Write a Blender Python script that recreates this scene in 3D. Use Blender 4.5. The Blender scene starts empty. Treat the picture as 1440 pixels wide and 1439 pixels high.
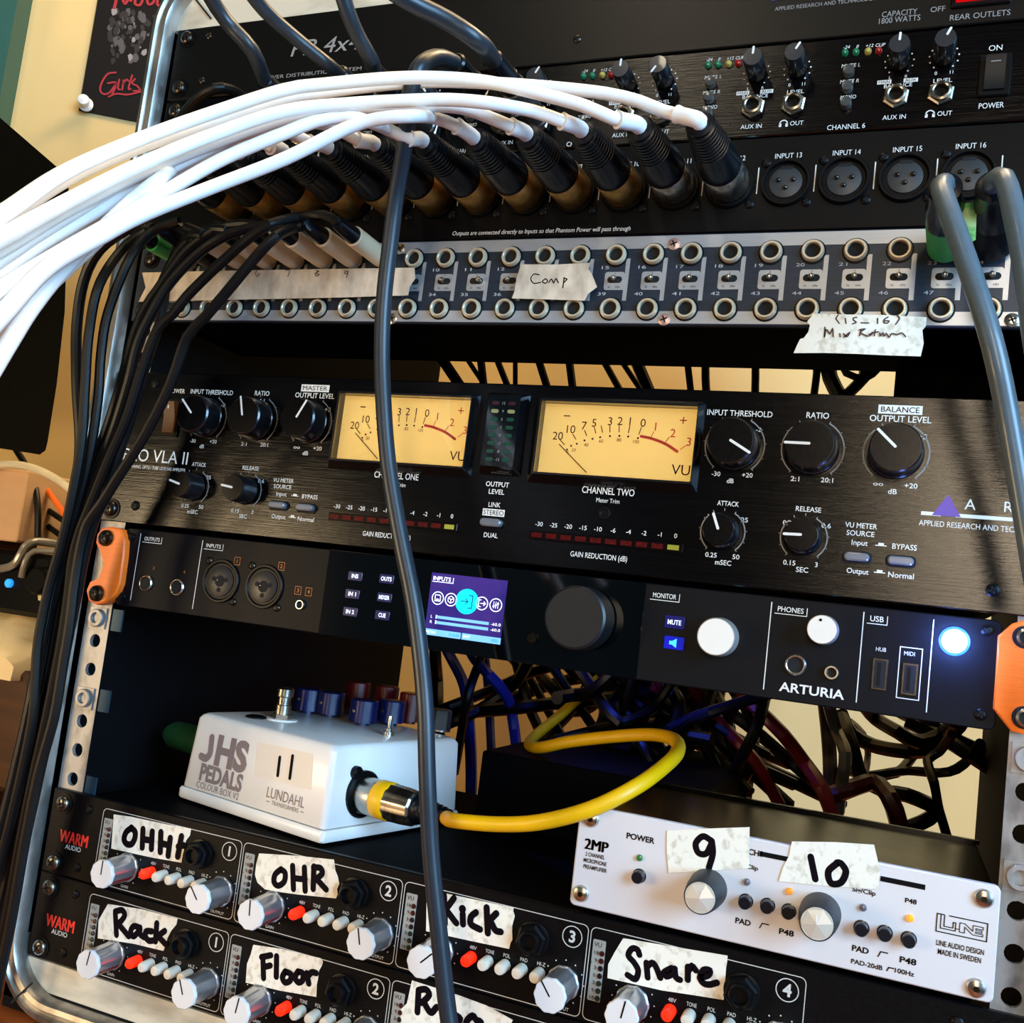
import bpy, bmesh, math, random
from mathutils import Vector, Matrix
random.seed(7)
SC = bpy.context.scene
COL = SC.collection
MM = 0.001
ZO = 0.80            # height of the bottom of the lowest rack unit above the floor (m)
# ------------------------------------------------------------------ camera
CAM_F = 1403.35      # focal length in pixels of the 1440 px wide photograph
CAM_R = ((0.92488258, 0.36036613, 0.12136092), (0.0772048, 0.13454777, -0.98789489), (-0.3723327, 0.92305642, 0.09661889))
CAM_C = (425.70, -436.64, 217.09)
cd = bpy.data.cameras.new('camera'); cam = bpy.data.objects.new('camera', cd); COL.objects.link(cam)
cd.sensor_fit = 'HORIZONTAL'; cd.sensor_width = 36.0; cd.lens = CAM_F / 1440 * 36.0
cd.clip_start = 0.01; cd.clip_end = 50
r0, r1, r2 = [Vector(r) for r in CAM_R]
mt = Matrix((r0, -r1, -r2)).transposed().to_4x4()
mt.translation = Vector((CAM_C[0] * MM, CAM_C[1] * MM, CAM_C[2] * MM + ZO))
cam.matrix_world = mt
SC.camera = cam
SC.view_settings.view_transform = 'Standard'; SC.view_settings.look = 'None'
SC.view_settings.gamma = 1.0; SC.view_settings.use_curve_mapping = False
SC.view_settings.exposure = 0.0
# ------------------------------------------------------------------ world and lights
wd = bpy.data.worlds.new('world'); SC.world = wd; wd.use_nodes = True
wd.node_tree.nodes['Background'].inputs[0].default_value = (0.55, 0.7, 1.0, 1)
wd.node_tree.nodes['Background'].inputs[1].default_value = 0.15
WALL_A = math.radians(32)                       # the wall behind stands at an angle to the rack
WS = Vector((math.cos(WALL_A), math.sin(WALL_A), 0)); WT = Vector((math.sin(WALL_A), -math.cos(WALL_A), 0))
WP = Vector((0, 500, 0))
def wp(s, t, z):                                # point in room coordinates: along the wall, out of the wall, height (mm)
    v = WP + WS * s + WT * t
    return (v.x, v.y, z)
def loc(p): return Vector((p[0] * MM, p[1] * MM, p[2] * MM + ZO))
def area(name, p, target, sx, sy, watt, col):
    l = bpy.data.lights.new(name, 'AREA'); l.shape = 'RECTANGLE'; l.size = sx; l.size_y = sy; l.energy = watt; l.color = col
    o = bpy.data.objects.new(name, l); COL.objects.link(o); o.location = loc(p)
    d = loc(target) - o.location
    o.rotation_euler = d.to_track_quat('-Z', 'Y').to_euler()
    return o
def point(name, p, watt, col, r=0.01):
    l = bpy.data.lights.new(name, 'POINT'); l.energy = watt; l.color = col; l.shadow_soft_size = r
    o = bpy.data.objects.new(name, l); COL.objects.link(o); o.location = loc(p); return o
area('assumed_ceiling_lamp', wp(-80, 600, 1600), wp(60, 0, 120), 0.9, 0.3, 12, (1.0, 0.72, 0.40))  # ceiling lamp assumed above the wall, out of view
area('added_rear_fill', wp(480, 420, 1600), wp(350, 40, 150), 0.4, 0.3, 20, (1.0, 0.72, 0.40))  # added fill that brightens the wall seen behind the rack
area('assumed_room_lamp', (-330, -1750, 1300), (150, 0, 350), 0.35, 0.9, 31, (1.0, 0.84, 0.62))  # warm lamp assumed behind and left of the camera, out of view
area('assumed_warm_strip', (600, -1800, 560), (400, 0, 280), 0.16, 0.8, 11, (1.0, 0.80, 0.55))  # unseen warm strip assumed behind the camera, giving streaks on the compressor
area('assumed_window_daylight', (1700, -900, 650), (250, 0, 250), 0.8, 1.0, 60, (0.36, 0.66, 1.0))  # cool daylight assumed from an unseen window at the right
area('assumed_side_daylight', (-1000, -1050, 500), (150, -60, 300), 0.6, 0.8, 18, (0.42, 0.70, 1.0))  # second cool light assumed at the left; no window is built there
area('added_low_left_fill', (-420, -620, 150), (120, 0, 330), 0.25, 0.25, 4, (1.0, 0.74, 0.42))  # added low warm fill for the plug shells and the left clutter
point('added_blue_light', (250, 190, 205), 0.2, (0.05, 0.1, 1.0), 0.004)  # added point light: unseen blue source assumed behind the interface, tinting the tangle

# ------------------------------------------------------------------ helpers
def at(u, v, y=0.0):
    """point of the depth plane y (mm) seen at photograph pixel (u, v)"""
    a, b = (u - 720) / CAM_F, (v - 720) / CAM_F
    d = Vector((r0[i] * a + r1[i] * b + r2[i] for i in range(3)))
    k = (y - CAM_C[1]) / d.y
    return (CAM_C[0] + d.x * k, y, CAM_C[2] + d.z * k)
def atz(u, v, z):
    a, b = (u - 720) / CAM_F, (v - 720) / CAM_F
    d = Vector((r0[i] * a + r1[i] * b + r2[i] for i in range(3)))
    k = (z - CAM_C[2]) / d.z
    return (CAM_C[0] + d.x * k, CAM_C[1] + d.y * k, z)
def atw(u, v, off=0.0):
    """point on the angled wall"""
    a, b = (u - 720) / CAM_F, (v - 720) / CAM_F
    d = Vector((r0[i] * a + r1[i] * b + r2[i] for i in range(3)))
    c = Vector(CAM_C); n = WT
    k = ((WP + n * off - c).dot(n)) / d.dot(n)
    return c + d * k
def wst(p): q = Vector(p) - WP; return q.dot(WS), q.dot(WT), p[2]

MATS = {}
def lin(c):
    if isinstance(c, str):
        c = [int(c[i:i + 2], 16) / 255 for i in (0, 2, 4)]
    return [x / 12.92 if x <= 0.04045 else ((x + 0.055) / 1.055) ** 2.4 for x in c]
def M(name, col, rough=0.5, metal=0.0, emit=None, es=0.0, var=0.12, scale=(60, 60, 60), bump=0.0, coat=0.0, trans=0.0, rvar=0.0, col2=None, thr=(0.35, 0.65), spec=0.5):
    if name in MATS: return MATS[name]
    m = bpy.data.materials.new(name); m.use_nodes = True; nt = m.node_tree; N = nt.nodes; L = nt.links
    b = N['Principled BSDF']; c = lin(col)
    tc = N.new('ShaderNodeTexCoord'); mp = N.new('ShaderNodeMapping'); mp.inputs['Scale'].default_value = scale
    nz = N.new('ShaderNodeTexNoise'); nz.inputs['Scale'].default_value = 1.0; nz.inputs['Detail'].default_value = 5
    L.new(tc.outputs['Object'], mp.inputs['Vector']); L.new(mp.outputs[0], nz.inputs['Vector'])
    rp = N.new('ShaderNodeValToRGB'); rp.color_ramp.elements[0].position = thr[0]; rp.color_ramp.elements[1].position = thr[1]
    c2 = lin(col2) if col2 else [x * (1 - var) for x in c]
    rp.color_ramp.elements[0].color = (*c2, 1); rp.color_ramp.elements[1].color = (*c, 1)
    L.new(nz.outputs['Fac'], rp.inputs[0]); L.new(rp.outputs[0], b.inputs['Base Color'])
    b.inputs['Roughness'].default_value = rough; b.inputs['Metallic'].default_value = metal
    b.inputs['Specular IOR Level'].default_value = spec
    if coat: b.inputs['Coat Weight'].default_value = coat; b.inputs['Coat Roughness'].default_value = 0.05
    if trans: b.inputs['Transmission Weight'].default_value = trans
    if emit: b.inputs['Emission Color'].default_value = (*lin(emit), 1); b.inputs['Emission Strength'].default_value = es
    if rvar:
        mr = N.new('ShaderNodeMapRange'); mr.inputs[3].default_value = max(0.03, rough - rvar); mr.inputs[4].default_value = rough + rvar
        L.new(nz.outputs['Fac'], mr.inputs[0]); L.new(mr.outputs[0], b.inputs['Roughness'])
    if bump:
        bp = N.new('ShaderNodeBump'); bp.inputs['Strength'].default_value = bump; bp.inputs['Distance'].default_value = 0.0006
        L.new(nz.outputs['Fac'], bp.inputs['Height']); L.new(bp.outputs[0], b.inputs['Normal'])
    MATS[name] = m; return m

ORG = {}
def ccw(p):
    a = sum(p[i][0] * p[(i + 1) % len(p)][1] - p[(i + 1) % len(p)][0] * p[i][1] for i in range(len(p)))
    return p if a > 0 else p[::-1]
def rr(x0, x1, z0, z1, r=1.0, n=4):
    r = max(0.01, min(r, (x1 - x0) / 2 - .001, (z1 - z0) / 2 - .001)); o = []
    for cx, cz, a0 in ((x1 - r, z1 - r, 0), (x0 + r, z1 - r, 90), (x0 + r, z0 + r, 180), (x1 - r, z0 + r, 270)):
        for i in range(n + 1):
            a = math.radians(a0 + 90 * i / n); o.append((cx + r * math.cos(a), cz + r * math.sin(a)))
    return o
def circ(x, z, r, n=24, a0=0): return [(x + r * math.cos(a0 + 2 * math.pi * i / n), z + r * math.sin(a0 + 2 * math.pi * i / n)) for i in range(n)]
GL = {}
def glyphs(s, bold):
    k = (s, bold)
    if k in GL: return GL[k]
    cu = bpy.data.curves.new('lettering_curve', 'FONT'); cu.body = s; cu.size = 1.0; cu.offset = bold; cu.resolution_u = 3
    o = bpy.data.objects.new('lettering_curve', cu); COL.objects.link(o)
    me = o.to_mesh(); vs = [(v.co.x, v.co.y) for v in me.vertices]; fs = [tuple(p.vertices) for p in me.polygons]
    o.to_mesh_clear(); bpy.data.objects.remove(o); bpy.data.curves.remove(cu)
    GL[k] = (vs, fs); return GL[k]
CAPH = None
class MB:
    def __init__(s, xf=None): s.v = []; s.f = []; s.m = []; s.xf = xf; s.flat = []
    def add(s, vs, fs, mat=0):
        n = len(s.v)
        s.v += [s.xf(*p) for p in vs] if s.xf else [tuple(p) for p in vs]
        s.f += [tuple(i + n for i in f) for f in fs]; s.m += [mat] * len(fs); return s
    def box(s, x0, x1, y0, y1, z0, z1, mat=0):
        vs = [(x, y, z) for x in (x0, x1) for y in (y0, y1) for z in (z0, z1)]
        return s.add(vs, [(0, 1, 3, 2), (4, 6, 7, 5), (0, 4, 5, 1), (2, 3, 7, 6), (0, 2, 6, 4), (1, 5, 7, 3)], mat)
    def rings(s, rs, mat=0, cap0=True, cap1=True):
        n = len(rs[0]); vs = [p for r in rs for p in r]; fs = []
        for k in range(len(rs) - 1):
            for i in range(n):
                j = (i + 1) % n; fs.append((k * n + i, k * n + j, (k + 1) * n + j, (k + 1) * n + i))
        if cap0: fs.append(tuple(range(n))[::-1])
        if cap1: fs.append(tuple((len(rs) - 1) * n + i for i in range(n)))
        return s.add(vs, fs, mat)
    def prism(s, pts, yb, yf, mat=0):                       # outline in the panel plane, back yb to front yf
        pts = ccw(list(pts))
        return s.rings([[(x, yb, z) for x, z in pts], [(x, yf, z) for x, z in pts]], mat)
    def panel(s, x0, x1, z0, z1, yb, yf, r=1.0, bv=0.5, mat=0, n=4):
        a = rr(x0, x1, z0, z1, r, n); b = rr(x0 + bv, x1 - bv, z0 + bv, z1 - bv, max(.05, r - bv), n); d = bv if yf < yb else -bv
        return s.rings([[(x, yb, z) for x, z in a], [(x, yf + d, z) for x, z in a], [(x, yf, z) for x, z in b]], mat)
    def lathe(s, c, d, prof, n=24, mat=0, flute=0, cap0=True, cap1=True, tw=0.0):
        d = Vector(d).normalized(); u = d.orthogonal().normalized() if abs(d.y) < .9 else (Vector((1, 0, 0)) - d * d.x).normalized()
        w = d.cross(u); c = Vector(c); rs = []
        for r, h in prof:
            ring = []
            for i in range(n):
                a = 2 * math.pi * i / n + tw; q = r * (1 - (flute if i % 4 >= 2 else 0)); ring.append(tuple(c + d * h + (u * math.cos(a) + w * math.sin(a)) * q))
            rs.append(ring)
        return s.rings(rs, mat, cap0, cap1)
    def tube(s, pts, r, n=10, mat=0, step=5, raw=False, rib=None):
        P = [Vector(p) for p in pts]
        if not raw: P = smooth(P, step)
        t = [(P[min(i + 1, len(P) - 1)] - P[max(i - 1, 0)]).normalized() for i in range(len(P))]
        u = t[0].orthogonal().normalized(); rs = []
        for i, p in enumerate(P):
            u = (u - t[i] * u.dot(t[i])).normalized(); w = t[i].cross(u); q = r(i / (len(P) - 1)) if callable(r) else r
            rs.append([tuple(p + (u * math.cos(2 * math.pi * k / n) + w * math.sin(2 * math.pi * k / n)) * q) for k in range(n)])
        return s.rings(rs, mat)
    def stroke(s, pts, w, y=-0.2, mat=0, closed=False):      # a printed or written line in the panel plane
        P = []
        for q in pts:
            q = Vector((q[0], q[1]))
            if not P or (q - P[-1]).length > 1e-4: P.append(q)
        if closed and (P[0] - P[-1]).length < 1e-4: P.pop()
        n = len(P)
        if n < 2: return s
        L, Rr = [], []
        for i in range(n):
            a = P[i - 1] if (i > 0 or closed) else None; b = P[(i + 1) % n] if (i < n - 1 or closed) else None
            d0 = (P[i] - a).normalized() if a is not None else (b - P[i]).normalized(); d1 = (b - P[i]).normalized() if b is not None else d0
            t = d0 + d1; t = t.normalized() if t.length > 1e-3 else d1; nn = Vector((-t.y, t.x)); k = w / 2 / max(.45, nn.dot(Vector((-d1.y, d1.x))))
            L.append(P[i] + nn * k); Rr.append(P[i] - nn * k)
        m = n if closed else n - 1
        s.add([(q.x, y, q.y) for q in L] + [(q.x, y, q.y) for q in Rr], [(i, (i + 1) % n, n + (i + 1) % n, n + i) for i in range(m)], mat)
        if w > 0.45 and not closed:
            for p in (P[0], P[-1]): s.add([(x, y + .02, z) for x, z in circ(p.x, p.y, w / 2, 12)], [tuple(range(12))], mat)
        return s
    def arc(s, x, z, r, a0, a1, w, y=-0.2, mat=0, n=18):     # degrees, clockwise from up
        return s.stroke([(x + r * math.sin(math.radians(a0 + (a1 - a0) * i / n)), z + r * math.cos(math.radians(a0 + (a1 - a0) * i / n))) for i in range(n + 1)], w, y, mat)
    def dot(s, x, z, r, y=-0.2, mat=0, n=12): return s.add([(a, y, b) for a, b in circ(x, z, r, n)], [tuple(range(n))], mat)
    def rect(s, x0, x1, z0, z1, y=-0.2, mat=0): return s.add([(x0, y, z0), (x1, y, z0), (x1, y, z1), (x0, y, z1)], [(0, 1, 2, 3)], mat)
    def text(s, t, x, z, h, w=None, al='c', y=-0.2, mat=0, bold=0.0, shear=0.0, rot=0.0):
        global CAPH
        if CAPH is None:
            vv, _ = glyphs('H', 0.0); CAPH = max(p[1] for p in vv) - min(p[1] for p in vv)
        vs, fs = glyphs(t, bold)
        if not vs: return s
        x0, x1 = min(p[0] for p in vs), max(p[0] for p in vs); k = h / CAPH; kx = w / (x1 - x0) if w else k
        ox = {'c': (x0 + x1) / 2, 'l': x0, 'r': x1}[al]; c, sn = math.cos(rot), math.sin(rot); o = []
        for px, py in vs:
            a = (px - ox) * kx + shear * py * k; b = py * k - h / 2
            o.append((x + a * c - b * sn, y, z + a * sn + b * c))
        return s.add(o, fs, mat)
    def build(s, name, mats, parent=None, label=None, ang=35, smoothed=True):
        if not isinstance(mats, (list, tuple)): mats = [mats]
        me = bpy.data.meshes.new(name); o = bpy.data.objects.new(name, me); COL.objects.link(o)
        if parent is not None: org = ORG[parent]; o.parent = parent
        else:
            xs, ys, zs = zip(*s.v); org = Vector(((min(xs) + max(xs)) / 2, (min(ys) + max(ys)) / 2, min(zs)))
            o.location = loc(org)
        ORG[o] = org
        me.from_pydata([((x - org.x) * MM, (y - org.y) * MM, (z - org.z) * MM) for x, y, z in s.v], [], s.f)
        for m in mats: me.materials.append(m)
        me.polygons.foreach_set('material_index', s.m)
        bm = bmesh.new(); bm.from_mesh(me); bmesh.ops.recalc_face_normals(bm, faces=bm.faces); bm.to_mesh(me); bm.free()
        if smoothed:
            me.shade_smooth(); me.set_sharp_from_angle(angle=math.radians(ang))
        if label: o['label'] = label
        return o
def smooth(P, step=5):
    if len(P) < 3: return P
    out = []; Q = [P[0] * 2 - P[1]] + P + [P[-1] * 2 - P[-2]]
    for i in range(1, len(Q) - 2):
        a, b, c, d = Q[i - 1], Q[i], Q[i + 1], Q[i + 2]; n = max(2, min(24, int((c - b).length / step)))
        for k in range(n):
            t = k / n; out.append(0.5 * ((2 * b) + (c - a) * t + (2 * a - 5 * b + 4 * c - d) * t * t + (3 * b - a - 3 * c + d) * t ** 3))
    out.append(P[-1]); return out
def tag(o, label, cat, group=None, kind=None):
    if label: o['label'] = label
    if cat: o['category'] = cat
    if group: o['group'] = group
    if kind: o['kind'] = kind
    return o
def thing(name, label, cat, base, group=None):
    o = bpy.data.objects.new(name, None); COL.objects.link(o); o.location = loc(base); o.empty_display_size = 0.02
    ORG[o] = Vector(base); return tag(o, label, cat, group)
def dup(o, d, parent):                                       # a copied part (with its sub-parts) shifted by d mm
    c = o.copy(); COL.objects.link(c); c.parent = parent; ORG[c] = ORG[parent]
    c.location = o.location + Vector(d) * MM
    for ch in list(o.children): 
        e = ch.copy(); COL.objects.link(e); e.parent = c
    return c
def px(lst, ox=0, oy=0, s=1.0, y=0.0):                       # marks read off the photograph, as panel-plane points
    return [(lambda q: (q[0], q[2]))(at(ox + a / s, oy + b / s, y)) for a, b in lst]

# ------------------------------------------------------------------ materials
BLK = M('black_powder_coat', '050608', .42, var=.3, scale=(900, 900, 900), bump=.12, rvar=.08, spec=.14)
CHAS = M('black_chassis_paint', '040406', .7, var=.2, scale=(500, 500, 500), spec=.04)
BRUSH = M('black_brushed_panel', '040305', .17, 0, var=.5, scale=(30, 30, 3200), bump=.11, rvar=.05, spec=.36)
BRUSHF = M('black_fine_panel', '0b0c10', .36, .2, var=.4, scale=(30, 30, 2000), bump=.15, rvar=.08, spec=.14)
MATTE = M('matte_charcoal_panel', '090b10', .5, var=.2, scale=(1200, 1200, 1200), bump=.08, spec=.14)
GLOSS = M('glossy_black', '030305', .06, coat=.2, var=.1)
GLOSS2 = M('glossy_black_lid', '050403', .22, var=.2, rvar=.04, spec=.12)
PLAS = M('black_plastic', '090a0c', .38, var=.2, scale=(300, 300, 300), spec=.14)
RUBB = M('black_rubber_cable', '060708', .42, spec=.28, var=.25, scale=(300, 300, 300), bump=.1)
RUBB2 = M('blue_grey_cable_jacket', '1c2832', .38, var=.2, scale=(200, 200, 200))
WHTC = M('white_cable_jacket', 'f2f0ec', .38, var=.05, scale=(60, 60, 60))
YELC = M('yellow_cable_jacket', 'f0b800', .42, var=.08, scale=(90, 90, 90))
BOOT = M('dark_rubber_boot', '090d13', .27, spec=.4, var=.3, scale=(250, 250, 250))
NICK = M('nickel', 'b8b0a2', .28, 1.0, var=.15, scale=(150, 150, 150), rvar=.1)
BRAS = M('warm_worn_nickel', 'cfa660', .38, 1.0, var=.35, scale=(180, 180, 180), rvar=.12)
STEEL = M('galvanised_steel', 'a3a09c', .5, .6, col2='5a5856', scale=(110, 110, 60), bump=.15, rvar=.12, thr=(.25, .55))
ALU = M('aluminium_edging', 'bdb8ae', .34, .9, col2='6e6862', scale=(80, 80, 25), bump=.1, rvar=.1, thr=(.25, .6))
SCRW = M('dark_steel_screw', '4a4640', .3, 1.0, var=.4, scale=(400, 400, 400))
SCRS = M('bright_steel_screw', 'c6c2b8', .25, 1.0, var=.2, scale=(400, 400, 400))
HOLE = M('dark_hole', '020203', .8, var=.1)
INK = M('white_print', 'e8e6e0', .5, var=.05)
GREY = M('grey_print', '8f8e8c', .5, var=.05)
BINK = M('black_print', '0a090c', .6, var=.05, spec=.1)
PEN = M('black_marker_ink', '0b040c', .6, var=.2, spec=.08)
PEN2 = M('brown_thin_pen', '3a2228', .5, var=.2)
TAPE = M('white_masking_tape', 'f0e8d6', .6, col2='d2c8b2', scale=(320, 320, 260), bump=.25, thr=(.34, .48))
TAPE2 = M('aged_masking_tape', 'd8c8b0', .6, col2='a08f7c', scale=(120, 120, 60), bump=.25, thr=(.3, .6))
ORNG = M('orange_printed_plastic', 'f5711c', .45, var=.1, scale=(40, 40, 900), bump=.2)
RED = M('red_print', 'd8281e', .45, var=.05)
PURP = M('purple_print', '5b3fa0', .4, var=.05)
WKNOB = M('white_plastic_cap', 'e4e0dc', .4, var=.04)
CHRO = M('chromed_knob_side', 'c4c4c6', .30, .85, var=.12, scale=(20, 20, 20))
LRED = M('lit_red_button', 'ff2a10', .35, emit='ff2206', es=1.1, var=.05)
WBTN = M('cream_push_button', 'ddd4c2', .4, var=.06)
WALLM = M('beige_painted_wall', 'd6b87c', .75, var=.06, scale=(4, 4, 4))
BLUEK = M('shaded_blue_knob', '0a1550', .35, var=.1)  # darkened: the shade under the audio interface is in this colour
TEAL = M('teal_paint', '17534a', .5, var=.15, scale=(5, 5, 5))
GREEN = M('green_tape', '2f9a42', .5, var=.2, scale=(90, 90, 90))
WENAM = M('white_enamel', 'f0ede8', .32, var=.04, coat=.2)
HEAVY = M('heavy_blue_grey_jacket', '54646e', .36, var=.12, scale=(200, 200, 200), coat=.15)
DWOOD = M('dark_wood', '54310f', .5, col2='2c1a0a', scale=(4, 30, 60), bump=.2)
DESKM = M('orange_stained_wood', 'a9521c', .45, col2='6d3210', scale=(6, 40, 40), bump=.1)

# ================================================================== the setting
def slab(name, s0, s1, t0, t1, z0, z1, mat):
    m = MB(xf=lambda x, y, z: wp(x, y, z)); m.box(s0, s1, t0, t1, z0, z1)
    o = m.build(name, mat, smoothed=False); return tag(o, None, None, kind='structure')
FLM = M('floor_boards', '3a2616', .5, var=.4, scale=(3, 40, 3)); CEILM = M('grey_ceiling', '8a8478', .8, var=.04); DARKW = M('dark_teal_wall', '142a2a', .7, var=.1, scale=(4, 4, 4))
slab('wall_back', -1300, 2300, -100, 0, -800, 1700, WALLM)
slab('wall_left', -1400, -1300, -100, 3200, -800, 1700, DARKW)
slab('wall_right', 2300, 2400, -100, 3200, -800, 1700, DARKW)
slab('floor', -1400, 2400, -100, 3300, -900, -800, FLM)
slab('ceiling', -1400, 2400, -100, 3300, 1700, 1800, CEILM)
slab('wall_front', -1400, 900, 3200, 3300, -800, 1700, DARKW)
slab('wall_front', 2000, 2400, 3200, 3300, -800, 1700, DARKW)
slab('wall_front', 900, 2000, 3200, 3300, -800, 100, DARKW)
slab('wall_front', 900, 2000, 3200, 3300, 1400, 1700, DARKW)
# window opposite the rack: frame with a glass pane
m = MB(xf=lambda x, y, z: wp(x, y, z))
for a, b, c, d in ((900, 2000, 100, 150), (900, 2000, 1350, 1400), (900, 950, 150, 1350), (1950, 2000, 150, 1350), (1435, 1465, 150, 1350)): m.box(a, b, 3210, 3270, c, d)
wn = m.build('window_1', M('white_window_paint', 'e8e8e4', .4), smoothed=False); tag(wn, None, None, kind='structure')
m = MB(xf=lambda x, y, z: wp(x, y, z)); m.box(950, 1950, 3238, 3242, 150, 1350)
m.build('window_pane', M('window_glass', 'ffffff', .02, trans=1.0, var=.01), wn)
# teal door with its raised edge at the far left
s1 = wst(atw(45, 0))[0]; s2 = wst(atw(18, 165))[0]; sd = (s1 + s2) / 2
m = MB(xf=lambda x, y, z: wp(x, y, z)); m.box(sd - 700, sd - 8, 0, 30, -800, 1400); m.box(sd - 16, sd, 0, 38, -800, 1400)
tag(m.build('door_1', TEAL), None, None, kind='structure')

# ------------------------------------------------------------------ desk, poster, clutter at the left
m = MB(xf=lambda x, y, z: wp(x, y, z)); m.box(-1000, 1300, 12, 880, -70, -30)
dk = thing('desk', 'orange-brown wooden desk carrying the equipment rack', 'desk', wp(150, 440, -800))
o = m.build('desk_top', DESKM, dk)
for s in (-950, 1200):
    for t in (40, 800):
        m = MB(xf=lambda x, y, z: wp(x, y, z)); m.box(s, s + 60, t, t + 60, -800, -70); m.build('leg', DESKM, dk)

pa, pb = wst(atw(113, 156, 2)), wst(atw(135, 0, 2)); ps = (pa[0] + pb[0]) / 2; pz = pa[2]; PW, PH = 260, 380
k2 = wst(atw(210, 176, 2)); 
pt = thing('wall_poster', 'black poster with red script lettering pinned to the beige wall', 'poster', wp(ps + PW / 2, 2, pz))
pxf = lambda x, y, z: wp(ps + x, 1.2 - y, pz + z)           # poster-local: x across, z up
m = MB(xf=pxf); m.box(0, PW, -1, 0, 0, PH); m.build('sheet', M('black_poster_paper', '070506', .6, var=.1, spec=.2), pt)
rp = random.Random(3)
m = MB(xf=pxf)
zc = lambda u, v: (lambda q: (wst(q)[0] - ps, q[2] - pz))(atw(u, v, 2))
for i in range(90):
    u, v = rp.uniform(152, 225), rp.uniform(16, 92); x, z = zc(u, v); q = rp.uniform(.8, 3.6)
    m.add([(x + q * rp.uniform(.6, 1.2) * math.cos(a * .9), -1.1 - i * .004, z + 1.6 * q * rp.uniform(.6, 1.2) * math.sin(a * .9)) for a in range(7)], [tuple(range(7))], rp.choice((0, 0, 1, 2, 2, 2)))
m.build('printed_picture', [M('grey_photo_print', '4a4648', .6), M('pale_photo_print', '8c8484', .6), M('dark_photo_print', '1a1619', .5)], pt)
m = MB(xf=pxf)
def cur(lst, w): m.stroke([zc(u, v) for u, v in [(p.x, p.y) for p in smooth([Vector((a, b, 0)) for a, b in lst], 1)]], w * .72, -1.6)
cur([(163, 103), (152, 105), (144, 116), (141, 127), (145, 133), (153, 132), (160, 124), (163, 117), (152, 118)], 2.6)       # G
cur([(163, 117), (162, 125), (158, 133)], 2.4)
cur([(168, 113), (166, 125), (169, 127)], 2.4); cur([(174, 114), (172, 127)], 2.4); cur([(173, 119), (178, 113), (181, 115)], 2.4)
cur([(186, 107), (181, 125), (184, 126)], 2.4); cur([(190, 112), (186, 118), (193, 122), (197, 128), (188, 129)], 2.4)
cur([(198, 130), (180, 134), (164, 133), (153, 137)], 2.4)
cur([(222, 118), (214, 128), (214, 140), (222, 143)], 3)
cur([(161, 12), (168, -12), (176, 6), (186, -12), (184, 2)], 4); cur([(192, -4), (190, 6), (197, 8), (201, -2), (194, -4)], 3.5); cur([(206, -4), (209, 7), (216, 4), (217, -4)], 3.5); cur([(222, -3), (222, 8), (230, 9), (238, 7), (246, 8)], 3.5)
m.build('red_lettering', M('red_script_print', 'a01c2a', .5), pt)
q = atw(122, 150, 6)
m = MB(); m.lathe(tuple(q), tuple(WT), [(1, -6), (1.2, 0), (6, 1), (7, 4), (4.5, 7), (5.5, 13), (5, 15), (1, 16)], 16)
tag(m.build('push_pin', WENAM), 'white push pin in the lower left corner of the poster', 'pin')

# black loudspeaker cabinet, far left
PTS = [at(-210, 20, 110), at(0, 166, 110), at(97, 250, 110), at(91, 440, 110), at(80, 540, 110), at(67, 622, 110), at(64, 634, 110), at(56, 640, 110), at(-20, 628, 110), at(-260, 600, 110)]
m = MB(); DV = (-70, 34, 10)
m.rings([[tuple(Vector(p) + Vector((1, 3, 0))) for p in PTS], [tuple(Vector(p)) for p in PTS], [tuple(Vector(p) + Vector(DV)) for p in PTS]][1:])
spk = thing('loudspeaker', 'black tilted slab-sided loudspeaker at the left edge under the teal door', 'speaker', at(0, 640, 150))
m.build('cabinet', M('dark_brown_black_vinyl', '0c0b07', .6, var=.3, scale=(400, 400, 400), bump=.1, spec=.05), spk)
m = MB(); c0 = at(-120, 300, 110); m.lathe((c0[0], c0[1] - 1, c0[2]), (0, -1, 0), [(60, 0), (60, 3), (50, 4), (20, -1), (14, 3), (1, 5)], 32); m.build('driver_cone', RUBB, spk)
m = MB(); qa = at(-60, 640, 160); m.box(qa[0] - 60, qa[0] + 40, qa[1] - 10, qa[1] + 60, -30, qa[2] - 10); m.build('stand', M('speaker_stand_brown', '6a3c1c', .5), spk)

def at3(lst): return [at(u, v, y) for u, v, y in lst]
# tan cardboard box
a = at(-70, 752, 150); b = at(40, 662, 150)
m = MB(); m.panel(a[0], b[0], a[2], b[2], 230, 150, 2, 1); bx = m.build('cardboard_box', M('tan_cardboard', 'd8b084', .7, var=.12, scale=(20, 20, 60)))
tag(bx, 'tan cardboard box under the loudspeaker at the left edge', 'box')
# support: a low shelf of dark wood the clutter stands on
wa = at(-90, 1130, 140); wb = at(46, 945, 140)
m = MB(); m.panel(wa[0] - 30, wb[0], -29.5, wb[2], 260, 140, 16, 3, n=8); m.panel(wa[0] - 30, wb[0] - 4, -29.5, 40, 139.5, 120, 2, 1)
tag(m.build('wooden_crate', DWOOD), 'dark stained wooden crate at the left edge below the pale cloth', 'crate')
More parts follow.
